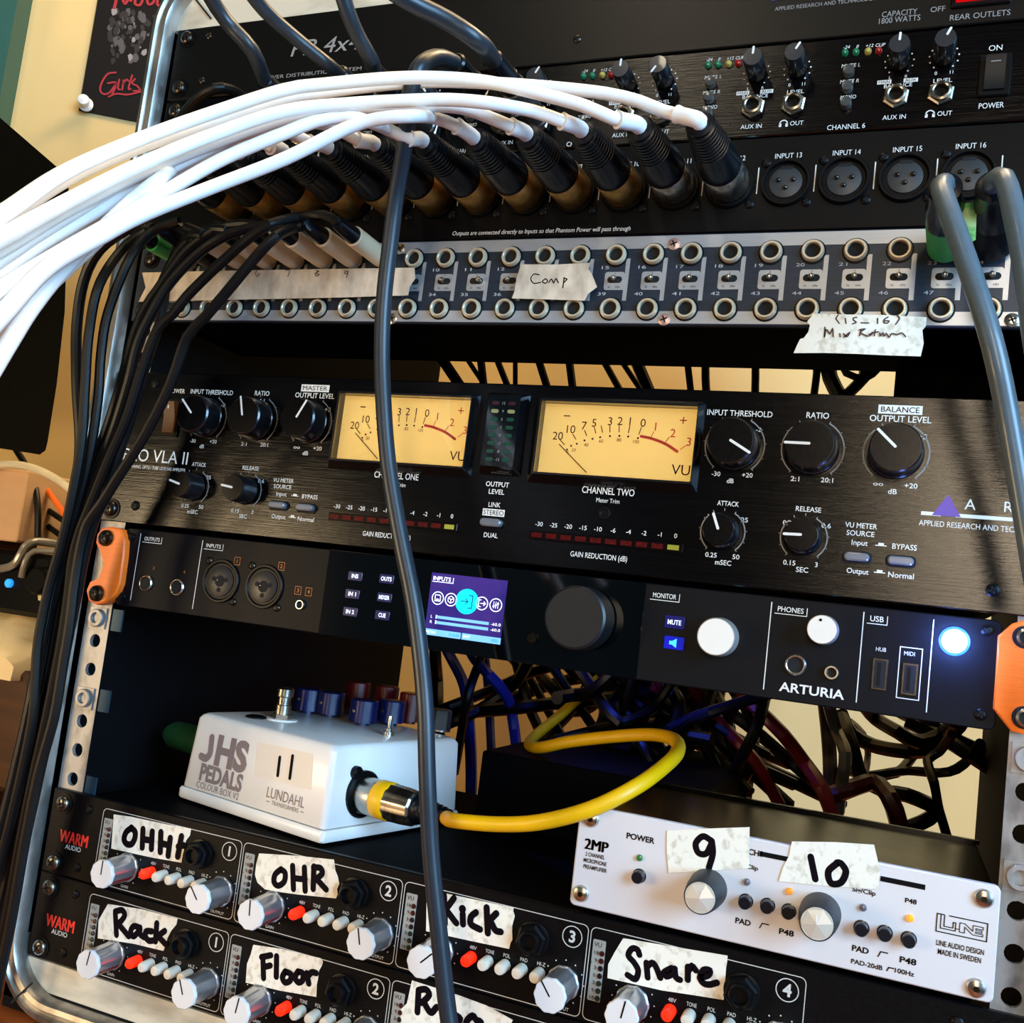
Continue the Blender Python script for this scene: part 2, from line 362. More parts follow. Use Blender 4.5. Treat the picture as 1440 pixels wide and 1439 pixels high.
# pale crumpled cloth
rc = random.Random(5); m = MB(); nx, nz = 22, 14; c0 = at(-80, 935, 150); c1 = at(62, 846, 150)
top = []; 
for i in range(nx + 1):
    for j in range(nz + 1):
        fx, fz = i / nx, j / nz; x = c0[0] + (c1[0] - c0[0]) * fx; y = 132 + 120 * fz
        hh = (c1[2] - c0[2]) * (1 - 0.45 * max(0, fx - .55) / .45) * min(1, .35 + 1.6 * fz) * (.94 + .06 * math.sin(9 * fx + 3 * fz)) + 2.2 * math.sin(16 * fx + 5 * fz) * math.cos(8 * fz)
        top.append((x, y, c0[2] + max(1.5, hh)))
W = nz + 1
m.add(top, [(i * W + j, (i + 1) * W + j, (i + 1) * W + j + 1, i * W + j + 1) for i in range(nx) for j in range(nz)])
m.add([(c0[0], 131, c0[2] + .2), (c1[0], 131, c0[2] + .2), (c1[0], 252, c0[2] + .2), (c0[0], 252, c0[2] + .2)], [(0, 1, 2, 3)])
def skirt(idx):
    n = len(m.v)
    for i in idx: m.v.append((top[i][0], top[i][1] - (1 if top[i][1] < 140 else -0.5), c0[2] + .2))
    for a_ in range(len(idx) - 1): m.f.append((idx[a_], idx[a_ + 1], n + a_ + 1, n + a_)); m.m.append(0)
skirt([i * W for i in range(nx + 1)]); skirt([nx * W + j for j in range(W)]); skirt([j for j in range(W)]); skirt([i * W + nz for i in range(nx + 1)])
tag(m.build('folded_cloth', M('pale_yellow_cloth', 'f4e2b8', .8, col2='d9ae62', scale=(10, 30, 60), thr=(.3, .45), bump=.1), ang=60), 'pale crumpled cloth folded on the wooden crate at the left edge', 'cloth')
# black gadget with a blue light
g0 = at(-60, 853, 152); g1 = at(76, 782, 152)
gd = thing('electronic_gadget', 'black rounded gadget with a glowing blue button beside the cable bundle', 'gadget', ((g0[0] + g1[0]) / 2, 190, g0[2]))
m = MB(); m.panel(g0[0], g1[0], g0[2], g1[2], 230, 152, 8, 4, n=6); m.lathe(at(58, 818, 150), (0, -1, 0), [(11, -4), (11, 4), (9, 6), (1, 6)], 24); m.build('body', PLAS, gd)
m = MB(); q = at(14, 821, 151.5); m.lathe(q, (0, -1, 0), [(3.4, -1), (3.4, 2), (2.2, 3.2), (.2, 3.4)], 20); m.build('glowing_button', M('blue_lit_button', '38a8f0', .3, emit='2aa0ff', es=.9), gd)
m = MB(); m.prism(px([(42, 823), (47, 806), (50, 808), (49, 830), (40, 828)], y=152), 153, 150.5); m.prism(px([(55, 835), (61, 833), (60, 846), (56, 845)], y=152), 153, 150.5); m.build('cream_marking', M('cream_print', 'e8dcb8', .5), gd)
m = MB(); m.tube(at3([(-40, 800, 160), (5, 800, 150), (24, 790, 148), (35, 770, 150), (52, 762, 158), (80, 765, 170)]), 3.2, 10); m.tube(at3([(30, 812, 148), (36, 790, 146), (48, 776, 150), (80, 776, 160)]), 2.4, 10); m.build('grey_strap', M('grey_shiny_strap', '9a968c', .25, .3), gd)
m = MB(); m.lathe(at(-15, 792, 190), (0, 0, 1), [(40, -8), (42, 0), (36, 8), (22, 13), (.5, 15)], 28); m.build('dome', M('pale_glossy_shell', 'cfc6b0', .2, coat=.4), gd)
def cable(name, label, cat, pts, r, mat, group=None, n=10, step=5):
    o = MB().tube(pts, r, n, step=step).build(name, mat); return tag(o, label, cat, group)
cable('white_cable', 'single white cable arching over the cardboard box at the left', 'cable', at3([(-60, 665, 140), (0, 654, 140), (40, 657, 140), (75, 672, 138), (105, 695, 130), (140, 740, 120)]), 3.0, M('cream_cable_jacket', 'efe6c8', .4))
cable('orange_cord', 'orange cord slanting down behind the black bundle at the left', 'cord', at3([(54, 672, 175), (70, 695, 172), (88, 720, 170), (115, 760, 168)]), 2.4, ORNG)
cable('mains_lead', 'black cord hanging straight down beside the cardboard box', 'cord', at3([(22, 632, 170), (36, 655, 165), (48, 680, 162), (53, 715, 160), (53, 756, 160)]), 2.6, RUBB)
cable('data_cable', 'upper of two short black cables slanting right of the cardboard box', 'cable', at3([(42, 702, 180), (60, 713, 178), (85, 730, 176), (110, 745, 174)]), 2.4, RUBB)
cable('data_cable', 'lower of two short black cables slanting right of the cardboard box', 'cable', at3([(40, 720, 182), (58, 733, 180), (80, 750, 178), (110, 770, 176)]), 2.4, RUBB)

# ================================================================== the rack case
case = thing('rack_case', 'black equipment case with rounded aluminium edging and steel rack rails', 'rack case', (241, 190, -30))
PALE = M('pale_worn_board', 'd6cbb4', .5, col2='8f8672', scale=(14, 14, 40), thr=(.3, .5), rvar=.1)
CARP = M('black_case_lining', '040407', .8, var=.3, scale=(200, 200, 200), spec=.15); BRN = M('brown_black_case_side', '0e0804', .8, spec=.05, var=.4, scale=(10, 10, 3))
m = MB(); m.box(-13, -3, 1, 400, -24, 560); m.build('side_panel', CARP, case)
m = MB(); m.box(486, 496, 1, 400, -24, 560); m.build('side_panel', BRN, case)
m = MB(); m.box(-13, 496, 1, 400, 561, 571); m.build('top_panel', CARP, case)
m = MB(); m.box(-13, 496, 1, 400, -29.5, -16); m.build('bottom_panel', CARP, case)
m = MB(); m.box(-3, 486, 2, 10, 533.5, 561); m.build('top_board', PALE, case)
m = MB(); m.box(-3, 486, 1.5, 8, -16, -.8); m.build('bottom_board', PALE, case)
# aluminium edging swept round the opening
prof = [(0, 6), (0, -4), (1.5, -6.5), (4, -7), (5.2, -5), (6.8, -5), (8, -7), (10.5, -6.5), (12, -4), (12, 6)]
rs = []
for off, y in prof: rs.append([(x, y, z) for x, z in rr(-15 + off, 498 - off, -29 + off, 572 - off, 40 - off, 10)])
m = MB(); m.rings(rs, 0, False, False); n = len(rs[0]); k = len(rs) - 1
m.f += [(k * n + i, k * n + (i + 1) % n, (i + 1) % n, i) for i in range(n)]; m.m += [0] * n
m.build('edging', ALU, case)
for a, b in (((2, -22), (14, -9)), ((8, 552), (22, 538)), ((16, 556), (30, 540))): MB().stroke([a, b], 1.1, -7.6 if a[1] < 0 else 1.2).build('corner_seam', HOLE, case)
def rail(x0, x1, cx, zs, side):
    m = MB(); R = 3.7; z0 = -14; n = 16
    for i, zc_ in enumerate(zs):
        lo = z0 if i == 0 else (zs[i - 1] + zc_) / 2; hi = 557 if i == len(zs) - 1 else (zc_ + zs[i + 1]) / 2
        ou = []
        for (ax, az), (bx_, bz) in (((x0, lo), (x1, lo)), ((x1, lo), (x1, hi)), ((x1, hi), (x0, hi)), ((x0, hi), (x0, lo))):
            ou += [(ax + (bx_ - ax) * j / 4, az + (bz - az) * j / 4) for j in range(4)]
        ci = []
        for (x, z) in ou:
            d = math.hypot(x - cx, z - zc_); ci.append((cx + (x - cx) / d * R, zc_ + (z - zc_) / d * R))
        vs = [(x, 3.2, z) for x, z in ci] + [(x, 3.2, z) for x, z in ou] + [(x, 5.4, z) for x, z in ci]
        fs = [(j, (j + 1) % n, n + (j + 1) % n, n + j) for j in range(n)] + [(j, (j + 1) % n, 2 * n + (j + 1) % n, 2 * n + j) for j in range(n)]
        m.add(vs, fs)
    xs = x0 - 1.2 if side < 0 else x1
    m.box(xs, xs + 1.2, 3.2, 9, -14, 557)
    return m.build('rack_rail', STEEL, case)
ZH = [u * 44.45 + d for u in range(12) for d in (6.35, 22.225, 38.1)]
RL = rail(.6, 17, 8.73, ZH, -1); RR_ = rail(466.8, 481, 473.87, ZH, 1)
def cage_nut(par, x, z):
    m = MB(); m.box(x - 5.8, x + 5.8, 2.2, 3.15, z - 5.8, z + 5.8); m.lathe((x, 2.2, z), (0, -1, 0), [(5, 0), (5, 1.6), (4.6, 2), (3, 2), (2.8, .3), (.1, .2)], 20)
    m.build('cage_nut', STEEL, par)
for z in (139.7, 184.15): cage_nut(RL, 8.73, z); cage_nut(RR_, 473.87, z)
for i, z in enumerate((139.7, 184.15, 92.5)):
    m = MB(); m.box(17.1, 24.5, 4, 5, z - 6, z + 6); m.build('clip_tab', M('blue_steel_tab', '24404e', .5, .3), RL)

def screw(m, x, z, r=4.2, y=0.0, mat=0, hmat=1, h=2.6, kind='x', a=.4):
    m.lathe((x, y, z), (0, -1, 0), [(r, 0), (r, .5), (r * .93, h * .55), (r * .7, h * .9), (r * .3, h)], 20, mat)
    if kind == 'x':
        for t in (a, a + math.pi / 2):
            c, s = math.cos(t) * r * .5, math.sin(t) * r * .5
            m.stroke([(x - c, z - s), (x + c, z + s)], r * .24, y - h - .08, hmat)
    else: m.dot(x, z, r * .36, y - h - .08, hmat, 6)
def rack_screws(par, pts, r=4.2, mat=SCRW, kind='x'):
    for i, (x, z) in enumerate(pts):
        m = MB(); m.lathe((x, 0, z), (0, -1, 0), [(r * 1.35, 0), (r * 1.35, .6), (r * .5, .7)], 20, 2); screw(m, x, z, r, -.5, kind=kind, a=.3 + i * .7)
        m.build('rack_screw', [mat, HOLE, PLAS], par)
def small_screws(par, pts, r=2.2, mat=SCRW, kind='x'):
    for i, (x, z) in enumerate(pts):
        m = MB(); screw(m, x, z, r, 0, h=1.2, kind=kind, a=.5 + i); m.build('panel_screw', [mat, HOLE], par)
def jack(par, x, z, r0=4.9, r1=3.3, mat=NICK, h=2.6, washer=0, name='jack_socket', hexn=False, y=0.0):
    m = MB()
    if washer: m.lathe((x, y, z), (0, -1, 0), [(washer, 0), (washer, .4), (r1, .45)], 24, 2)
    if hexn:
        m.lathe((x, y, z), (0, -1, 0), [(r0, .3), (r0, h * .55), (r0 * .86, h * .72), (r1 * 1.3, h * .72)], 6, 0, tw=.4, cap1=False)
        m.lathe((x, y, z), (0, -1, 0), [(r1 * 1.45, .3), (r1 * 1.45, h * 1.2), (r1 * 1.15, h * 1.3), (r1, h * 1.2), (r1, .35), (.1, .3)], 20, 0)
    else: m.lathe((x, y, z), (0, -1, 0), [(r0, 0), (r0, h * .6), (r0 * .88, h), (r1 * 1.1, h), (r1, h * .85), (r1, .3), (.1, .25)], 24, 0)
    m.dot(x, z, r1 * .98, y - .5, 1, 20)
    return m.build(name, [mat, HOLE, PLAS], par)
def knob(par, x, z, r, h, ang, body=PLAS, line=INK, skirt=1.15, lw=.9, l0=0.05, l1=.95, cap=None, flute=0, name='knob', n=32):
    m = MB(); m.lathe((x, -.6, z), (0, -1, 0), [(r * skirt, 0), (r * skirt * .99, 1.2), (r * 1.03, 1.6), (r, h - .8), (r * .93, h)], n, 0, flute, cap1=True)
    k = m.build(name, [body], par)
    m = MB(); m.lathe((x, -.6 - h, z), (0, -1, 0), [(r * .92, 0), (r * .92, .25), (.1, .3)], n); m.build('knob_cap', cap or SPUN, k)
    a = math.radians(ang); m = MB(); m.stroke([(x + math.sin(a) * r * l0, z + math.cos(a) * r * l0), (x + math.sin(a) * r * l1, z + math.cos(a) * r * l1)], lw, -h - 1.05); m.build('pointer', line, k)
    return k
SPUN = M('spun_black_cap', '17171a', .26, .8, var=.4, scale=(700, 700, 700))
def unit(name, label, cat, x0, x1, z0, z1, mat, depth, r=.8, t=3.0, ch=(4, 4)):
    t_ = thing(name, label, cat, ((x0 + x1) / 2, depth / 2, z0))
    MB().panel(x0, x1, z0, z1, t, 0, r, .5).build('front_panel', mat, t_)
    cx0, cx1 = (x0 + 22, x1 - 22) if x1 - x0 > 400 else (x0 + 3, x1 - 3)
    m = MB(); m.box(cx0, cx1, t + .1, depth, z0 + .8, z1 - .8); m.build('chassis', CHAS, t_, smoothed=False)
    return t_
def tape(par, pts, label, strokes, w=1.5, y=-.35, mat=TAPE, pen=PEN, pen_label=None, back=0.0):
    m = MB(); m.prism(pts, y + .22, y); o = m.build('tape_label', mat, par, label)
    m = MB()
    for i, st in enumerate(strokes):
        if len(st) == 1: m.dot(st[0][0], st[0][1], w * .6, y - .08)
        else:
            P = [(p.x, p.y) for p in smooth([Vector((a, b, 0)) for a, b in st], .6)]; m.stroke(P, w, y - .06 - .025 * i)
    if strokes: m.build('handwriting', pen, o)
    return o

# ================================================================== power conditioner, top of the rack
pb = unit('power_conditioner', 'black power conditioner at the top of the rack with red rocker switch', 'power conditioner', 0, 482.6, 488.3, 532.4, M('black_satin_panel', '0b0a09', .33, var=.25, scale=(900, 900, 900), bump=.06, spec=.35), 200)
rack_screws(pb, [(8.7, 526), (8.7, 495), (473.9, 526), (473.9, 495)])
small_screws(pb, [(24, 526), (24, 498.5), (253.5, 500)], 2.0)
m = MB()
m.text('PB 4x4', 105.5, 512, 9.0, w=44, shear=.22)
m.text('POWER DISTRIBUTION SYSTEM', 98, 496.2, 2.1, w=66)
m.text('E', at(499, 31)[0], at(499, 31)[2], 3.4)
qx = lambda u, v: (at(u, v)[0], at(u, v)[2])
x, z = qx(1150, 7); m.text('APPLIED RESEARCH AND TECHNOLOGY', x + 3, z, 1.8, w=44)
x, z = qx(1265, 19); m.text('CAPACITY', x, z, 2.6, w=14.5); x, z = qx(1265, 28); m.text('1800 WATTS', x, z, 2.6, w=17)
x, z = qx(1319, 13.5); m.text('OFF', x, z, 2.4); x, z = qx(1378, 22); m.text('REAR OUTLETS', x, z, 2.5, w=23.5)
x, z = qx(1093, 1); m.rect(x - 1, x + 46, z + .2, z + 1.3)
m.build('printed_lettering', GREY, pb)
m = MB(); x, z = qx(1108, -12); m.add([(x - 7, -.25, z - 4), (x + 7, -.25, z - 4), (x, -.25, z + 8)], [(0, 1, 2)]); m.build('triangle_emblem', PURP, pb)
a, b = qx(1340, 10), qx(1422, 7); zt = 524
m = MB(); m.panel(a[0] - 1, b[0], a[1] - 1.2, zt + 1.5, 1, -1.4, 1.2, .5); sw = m.build('rocker_switch', PLAS, pb)
m = MB(); m.rings([[(xx, yy, zz) for xx, zz in ((a[0] + 1, zl), (b[0] - 2, zl), (b[0] - 2, zh), (a[0] + 1, zh))] for yy, zl, zh in ((-1.2, a[1] + .8, zt), (-4.2, a[1] + 1.4, zt - 3))]); m.build('lit_rocker', M('red_lit_rocker', 'e01016', .2, emit='ff0a10', es=.5, coat=.5), sw)

# ================================================================== six channel headphone amplifier
ha = unit('headphone_amplifier', 'black six channel headphone amplifier under the power conditioner', 'headphone amplifier', 0, 482.6, 443.3, 487.3, BRUSH, 160)
rack_screws(ha, [(8.7, 450), (8.7, 481), (473.9, 450), (473.9, 481)])
small_screws(ha, [(457, 459)], 2.0)
A0 = at(1260, 137)
rel = lambda u, v: (at(u, v)[0] - A0[0], at(u, v)[2] - A0[2])
LEDC = [M('dim_green_led', '1f6b4a', .2, emit='1f8a5a', es=.12, coat=.4), M('dim_yellow_led', 'a89a50', .2, emit='b0a040', es=.12, coat=.4), M('dim_red_led', '8a1818', .2, emit='a01818', es=.15, coat=.4)]
CLEARB = M('smoky_clear_button', '4c4a46', .15, coat=.3, var=.2)
lm = MB(); hb = MB(); par0 = {}
for k in range(1, 7):
    ax, az = 404.6 - 61.2 * (6 - k), 457.2
    for i, (u, v) in enumerate(((1188.7, 75), (1204, 74), (1221, 73), (1236, 72))):
        dx, dz = rel(u, v); m = MB(); m.lathe((ax + dx, 0, az + dz), (0, -1, 0), [(1.5, 0), (1.5, 1.2), (1.0, 2.1), (.1, 2.4)], 14); m.build('indicator_led', LEDC[(0, 0, 1, 2)[i]], ha)
        lm.text(('-24', '0', '+12', 'CLIP')[i], ax + dx + .3, az + dz + 2.9, 1.45, shear=.2)
    for i, (u, v) in enumerate(((1194, 103), (1190, 128), (1186, 154))):
        dx, dz = rel(u, v); dx = rel(1194, 103)[0]; dz = rel(1194, 103)[1] - 7.4 * i
        m = MB(); m.lathe((ax + dx, 0, az + dz), (0, -1, 0), [(2.5, 0), (2.5, 3.2), (2.2, 3.8), (.1, 4)], 18); m.build('push_button', CLEARB, ha)
        lm.text(('MUTE L', 'MUTE R', 'MONO')[i], ax + dx + .6, az + dz + 3.6, 1.7, w=(8, 8, 6.6)[i], shear=.1)
        if i < 2: lm.stroke([(ax + dx, az + dz - 4.4), (ax + dx + 2, az + dz - 4.4), (ax + dx + 2, az + dz - 2.8)], .35)
    dx, dz = rel(1190, 178); lm.text('CHANNEL %d' % k, ax + dx, az + dz, 2.3, w=16)
    for (u, v), ang, lab in (((1265, 87), 2, 'BALANCE'), ((1328, 80), (25, 140, 30, -145, 30, 25)[k - 1], 'LEVEL')):
        dx, dz = rel(u, v)
        knob(ha, ax + dx, az + dz, 4.4, 14, ang if k != 4 else ang, M('grey_black_knob', '1c1d20', .3, coat=.3), INK, 1.0, 1.0, .35, .98, cap=M('domed_dark_cap', '2a2b2e', .28, coat=.4), flute=.05)
        for i in range(11):
            t = math.radians(-140 + 28 * i); lm.dot(ax + dx + 5.9 * math.sin(t), az + dz + 5.9 * math.cos(t), .36)
    dx, dz = rel(1265, 87)
    lm.text('L', ax + dx - 3.3, az + 9.4, 1.4); lm.text('R', ax + dx + 3.3, az + 9.4, 1.4)
    for s, wd_ in ((-1, 'MAIN'), (1, 'AUX')):
        cx = ax + dx + s * 4.9 + (-.6 if s < 0 else .4); zz = az + 7.5
        lm.rect(cx - 2.9, cx + 2.9, zz - .9, zz + .9); hb.text(wd_, cx, zz, 1.2, w=4.6, y=-.3)
    lm.text('BALANCE', ax + dx + .3, az + 5.5, 1.7, w=11.5)
    dx, dz = rel(1328, 80)
    lm.text('0', ax + dx - 2.8, az + 9.7, 1.5); lm.text('11', ax + dx + 3.4, az + 9.7, 1.5); lm.text('LEVEL', ax + dx + .2, az + 6.2, 1.8, w=7.4)
    for xx, hd in ((ax, False), (ax + 18, False)): jack(ha, xx, az, 5.6, 2.9, NICK, 3.2, hexn=True)
    lm.text('AUX IN', ax, az - 9, 2.0, w=9.5); lm.text('OUT', ax + 20.2, az - 8.8, 2.0, w=5.8)
    hx, hz = ax + 14.4, az - 8.8; lm.arc(hx, hz, 1.7, -100, 100, .5); lm.rect(hx - 2.0, hx - .9, hz - 1.4, hz + .2); lm.rect(hx + .9, hx + 2.0, hz - 1.4, hz + .2)
lm.text('ON', *qx(1400, 68), 2.4); lm.text('POWER', *qx(1394, 149), 2.4, w=9.6)
lm.build('printed_lettering', INK, ha); hb.build('small_black_lettering', BINK, ha)
a, b = qx(1373, 139), qx(1424, 76)
m = MB(); m.panel(a[0], b[0], a[1], b[1], 1, -1.6, 1, .5); sw = m.build('rocker_switch', PLAS, ha)
m = MB(); xs = (a[0] + 2.4, b[0] - 2.4); m.rings([[(xx, yy, zz) for zz, yy in ((a[1] + 2, -1.4), (b[1] - 2, -1.4), (b[1] - 2.5, -5), ((a[1] + b[1]) / 2, -2.6), (a[1] + 2.5, -2.6))] for xx in xs]); m.rect(xs[0] + 2, xs[1] - 2, b[1] - 5.2, b[1] - 3.6, -4.2, 1); m.build('rocker', [M('dark_grey_rocker', '0b0f14', .4, spec=.2), GREY], sw)

# ================================================================== sixteen way microphone input panel
p16 = unit('microphone_input_panel', 'black panel of sixteen round microphone inputs above the patchbay', 'patch panel', 0, 482.6, 398.3, 442.6, BLK, 60)
rack_screws(p16, [(8.7, 405), (8.7, 436), (473.9, 405), (473.9, 436)])
lm = MB(); XI = lambda k: 361.4 + 24.9 * (k - 13); ZI = 420.4
for k in range(1, 17):
    x = XI(k); lm.text('INPUT %d' % k, x, 433.2, 2.3, w=9.5 + (2.2 if k > 9 else 0)); lm.stroke([(x + 12.4, 416), (x + 12.4, 428)], .5)
    m = MB(); m.lathe((x, 0, ZI), (0, -1, 0), [(11.2, 0), (11.2, 1.2), (10.6, 2.2), (9.6, 2.2), (9.0, 1.2), (9.0, .3), (.1, .25)], 32, 0)
    m.lathe((x, 0, ZI), (0, -1, 0), [(7.2, .2), (7.2, .9), (7.0, 1.0), (.1, 1.0)], 28, 1)
    for dx, dz in ((-3.2, 1), (3.2, 1), (0, -2.6)): m.lathe((x + dx, -.9, ZI + dz), (0, -1, 0), [(.9, 0), (.9, 1.0), (.2, 1.6)], 10, 2); m.dot(x + dx, ZI + dz, 1.25, -1.05, 3)
    m.add([(x - 2.6, -1.1, ZI + 6), (x + 2.6, -1.1, ZI + 6), (x + 2.6, -1.1, ZI + 7.4), (x - 2.6, -1.1, ZI + 7.4)], [(0, 1, 2, 3)], 3)
    m.build('input_socket', [PLAS, M('socket_insert', '2c2f31', .45), SCRW, HOLE], p16)
    if k > 11:
        small_screws(p16, [(x - 9.3, 430), (x + 9.8, 411)], 2.1, PLAS)
    elif k > 3: small_screws(p16, [(x + 9.8, 411)], 2.1, PLAS)
x, z = qx(757, 325.5); lm.text('Outputs are connected directly to Inputs so that Phantom Power will pass through', x, z, 2.2, w=93, shear=.15)
lm.build('printed_lettering', INK, p16)

# ================================================================== 48 point patchbay
SLATE = M('slate_blue_panel', '27313f', .38, .3, var=.2, scale=(20, 20, 800), rvar=.06); SILV = M('silver_print_bar', 'b9bcc0', .35, .6, var=.08, scale=(40, 40, 300))
sp = unit('patchbay', 'slate and silver patchbay with two rows of jacks and tape strips', 'patchbay', 0, 482.6, 354.4, 397.9, SLATE, 74.7)
rack_screws(sp, [(8.7, 361), (8.7, 391)]); rack_screws(sp, [(473.9, 361), (473.9, 391)], mat=SCRS)
XP = lambda k: 179.42 + 17.868 * (k - 9); ZT, ZB = 388.1, 361.9
m = MB(); m.rect(22, 462, 391.2, 397.2, -.15); m.rect(22, 462, 355.2, 361.0, -.15); m.build('silver_border', SILV, sp)
lm = MB(); gp = MB()
for k in range(1, 25):
    x = XP(k) + .4
    for z in (ZT, ZB): jack(sp, XP(k), z, 4.9, 3.35, M('brass_nickel_rim', 'dccdb0', .35, .45, var=.1), 2.8, washer=5.7)
    gp.prism(rr(x - 5, x + 4.6, 371.2, 380, 1.2, 3), -.05, -.2); gp.rect(x + 4.6, x + 6.6, 366, 386.5, -.15)
    gp.rect(x - 3, x + 4.6, 371.2, 372, -.15)
    m = MB(); m.prism(rr(x - 3.6, x + 3.6, 374.6, 377.8, 1.6, 4), -.15, -.35, 0); m.lathe((x + (2.2 if k == 11 else 0), -.3, 376.2), (0, -1, 0), [(1.2, 0), (1.0, 2.2), (1.3, 2.8), (.8, 3.8), (.1, 4)], 12, 1); m.build('toggle_switch', [HOLE, NICK], sp)
    gp.text('N', x - 2.4, 372.6, 1.0, y=-.3, mat=1); gp.text('HN', x + 1.8, 372.6, 1.0, y=-.3, mat=1); gp.text('T', x, 379, .9, y=-.3, mat=1)
    lm.text(str(k), x - 5.2, 382.2, 1.5, w=3.6 if k > 9 else 2); lm.text(str(k + 24), x - 5.6, 369.3, 1.5, w=4)
lm.text('S-patch', 27.5, 384.5, 3.0, w=14); lm.text('plus', 30, 380, 2); lm.text('48 POINT', 26, 372, 1.5, w=9); lm.text('BALANCED', 26, 369, 1.5, w=10); lm.text('PATCHBAY', 26, 366, 1.5, w=10)
lm.build('printed_lettering', M('pale_grey_print', 'b8bcc2', .5), sp); gp.build('silver_column_mark', [SILV, BINK], sp)
PINK = M('pinkish_brass_screw', 'd8b0a4', .35, .7)
for (u, v), mt_ in (((563, 351), SCRS), ((948, 344), PINK), ((934, 450), PINK), ((552, 449), SCRS), ((1423, 451), SCRS), ((228, 442), SCRS)):
    x, z = qx(u, v); m = MB(); screw(m, x, z, 2.9, 0, h=1.0, a=.4); m.build('panel_screw', [mt_, HOLE], sp)
def hw(lst, ox, oy, s): return [px(st, ox, oy, s) for st in lst]
tape(sp, px([(200, 384), (330, 381), (583, 377), (584, 392), (576, 404), (574, 416), (480, 419), (195, 425), (205, 405)], y=-4.2), 'long aged tape strip numbered 6 to 9 in faint pen',
     hw([[(715, 395), (705, 410), (710, 428), (725, 420), (715, 412)], [(862, 395), (885, 398), (875, 430)], [(1022, 398), (1040, 402), (1025, 412), (1042, 420), (1028, 428), (1020, 415), (1040, 400)], [(1195, 405), (1180, 400), (1178, 415), (1192, 412), (1196, 402), (1186, 436)]], 180, 280, 3.787), .45, -4.3, TAPE2, PEN2)
tape(sp, px([(665, 195), (820, 196), (970, 188), (962, 215), (978, 240), (1000, 295), (960, 325), (945, 355), (800, 350), (625, 345), (638, 310), (645, 260)], 520, 310, 3.128, -4.2), 'torn tape piece reading Comp',
     hw([[(758, 255), (735, 252), (722, 272), (735, 292), (765, 288)], [(785, 272), (772, 285), (788, 292), (795, 280), (785, 272)], [(800, 290), (812, 274), (822, 290), (832, 272), (842, 290)], [(868, 268), (862, 312)], [(866, 270), (880, 274), (868, 288)]], 520, 310, 3.128), .55, -4.3, TAPE2, PEN)
tape(sp, px([(290, 75), (600, 85), (900, 88), (1330, 110), (1322, 190), (1290, 230), (1302, 350), (1275, 470), (1000, 462), (700, 448), (400, 438), (105, 440), (140, 360), (165, 310), (200, 300), (240, 245), (255, 185), (230, 150)], 1100, 430, 6.545, -4.2), 'hanging torn tape reading (15-16) Mix Return',
     hw([[(520, 120), (500, 150), (530, 195)], [(585, 150), (592, 195)], [(690, 140), (660, 145), (660, 165), (685, 185), (650, 200)], [(730, 190), (800, 192)], [(880, 150), (880, 195)], [(975, 138), (940, 162), (938, 188), (968, 194), (985, 174), (945, 172)], [(1060, 125), (1080, 150), (1045, 205)],
         [(400, 230), (395, 320), (410, 250)], [(420, 255), (445, 290), (470, 245), (475, 315)], [(535, 290), (540, 318)], [(570, 290), (600, 318), (625, 280), (575, 320)], [(730, 250), (715, 310)], [(715, 255), (765, 248), (725, 280), (790, 315)], [(800, 300), (835, 285), (810, 312)], [(860, 255), (850, 310)], [(830, 280), (890, 275)], [(900, 285), (905, 310), (930, 285), (935, 312)], [(945, 310), (960, 290), (985, 325), (1010, 290), (1060, 300), (1100, 285), (1135, 318)]], 1100, 430, 6.545), .55, -4.3, TAPE, PEN2)

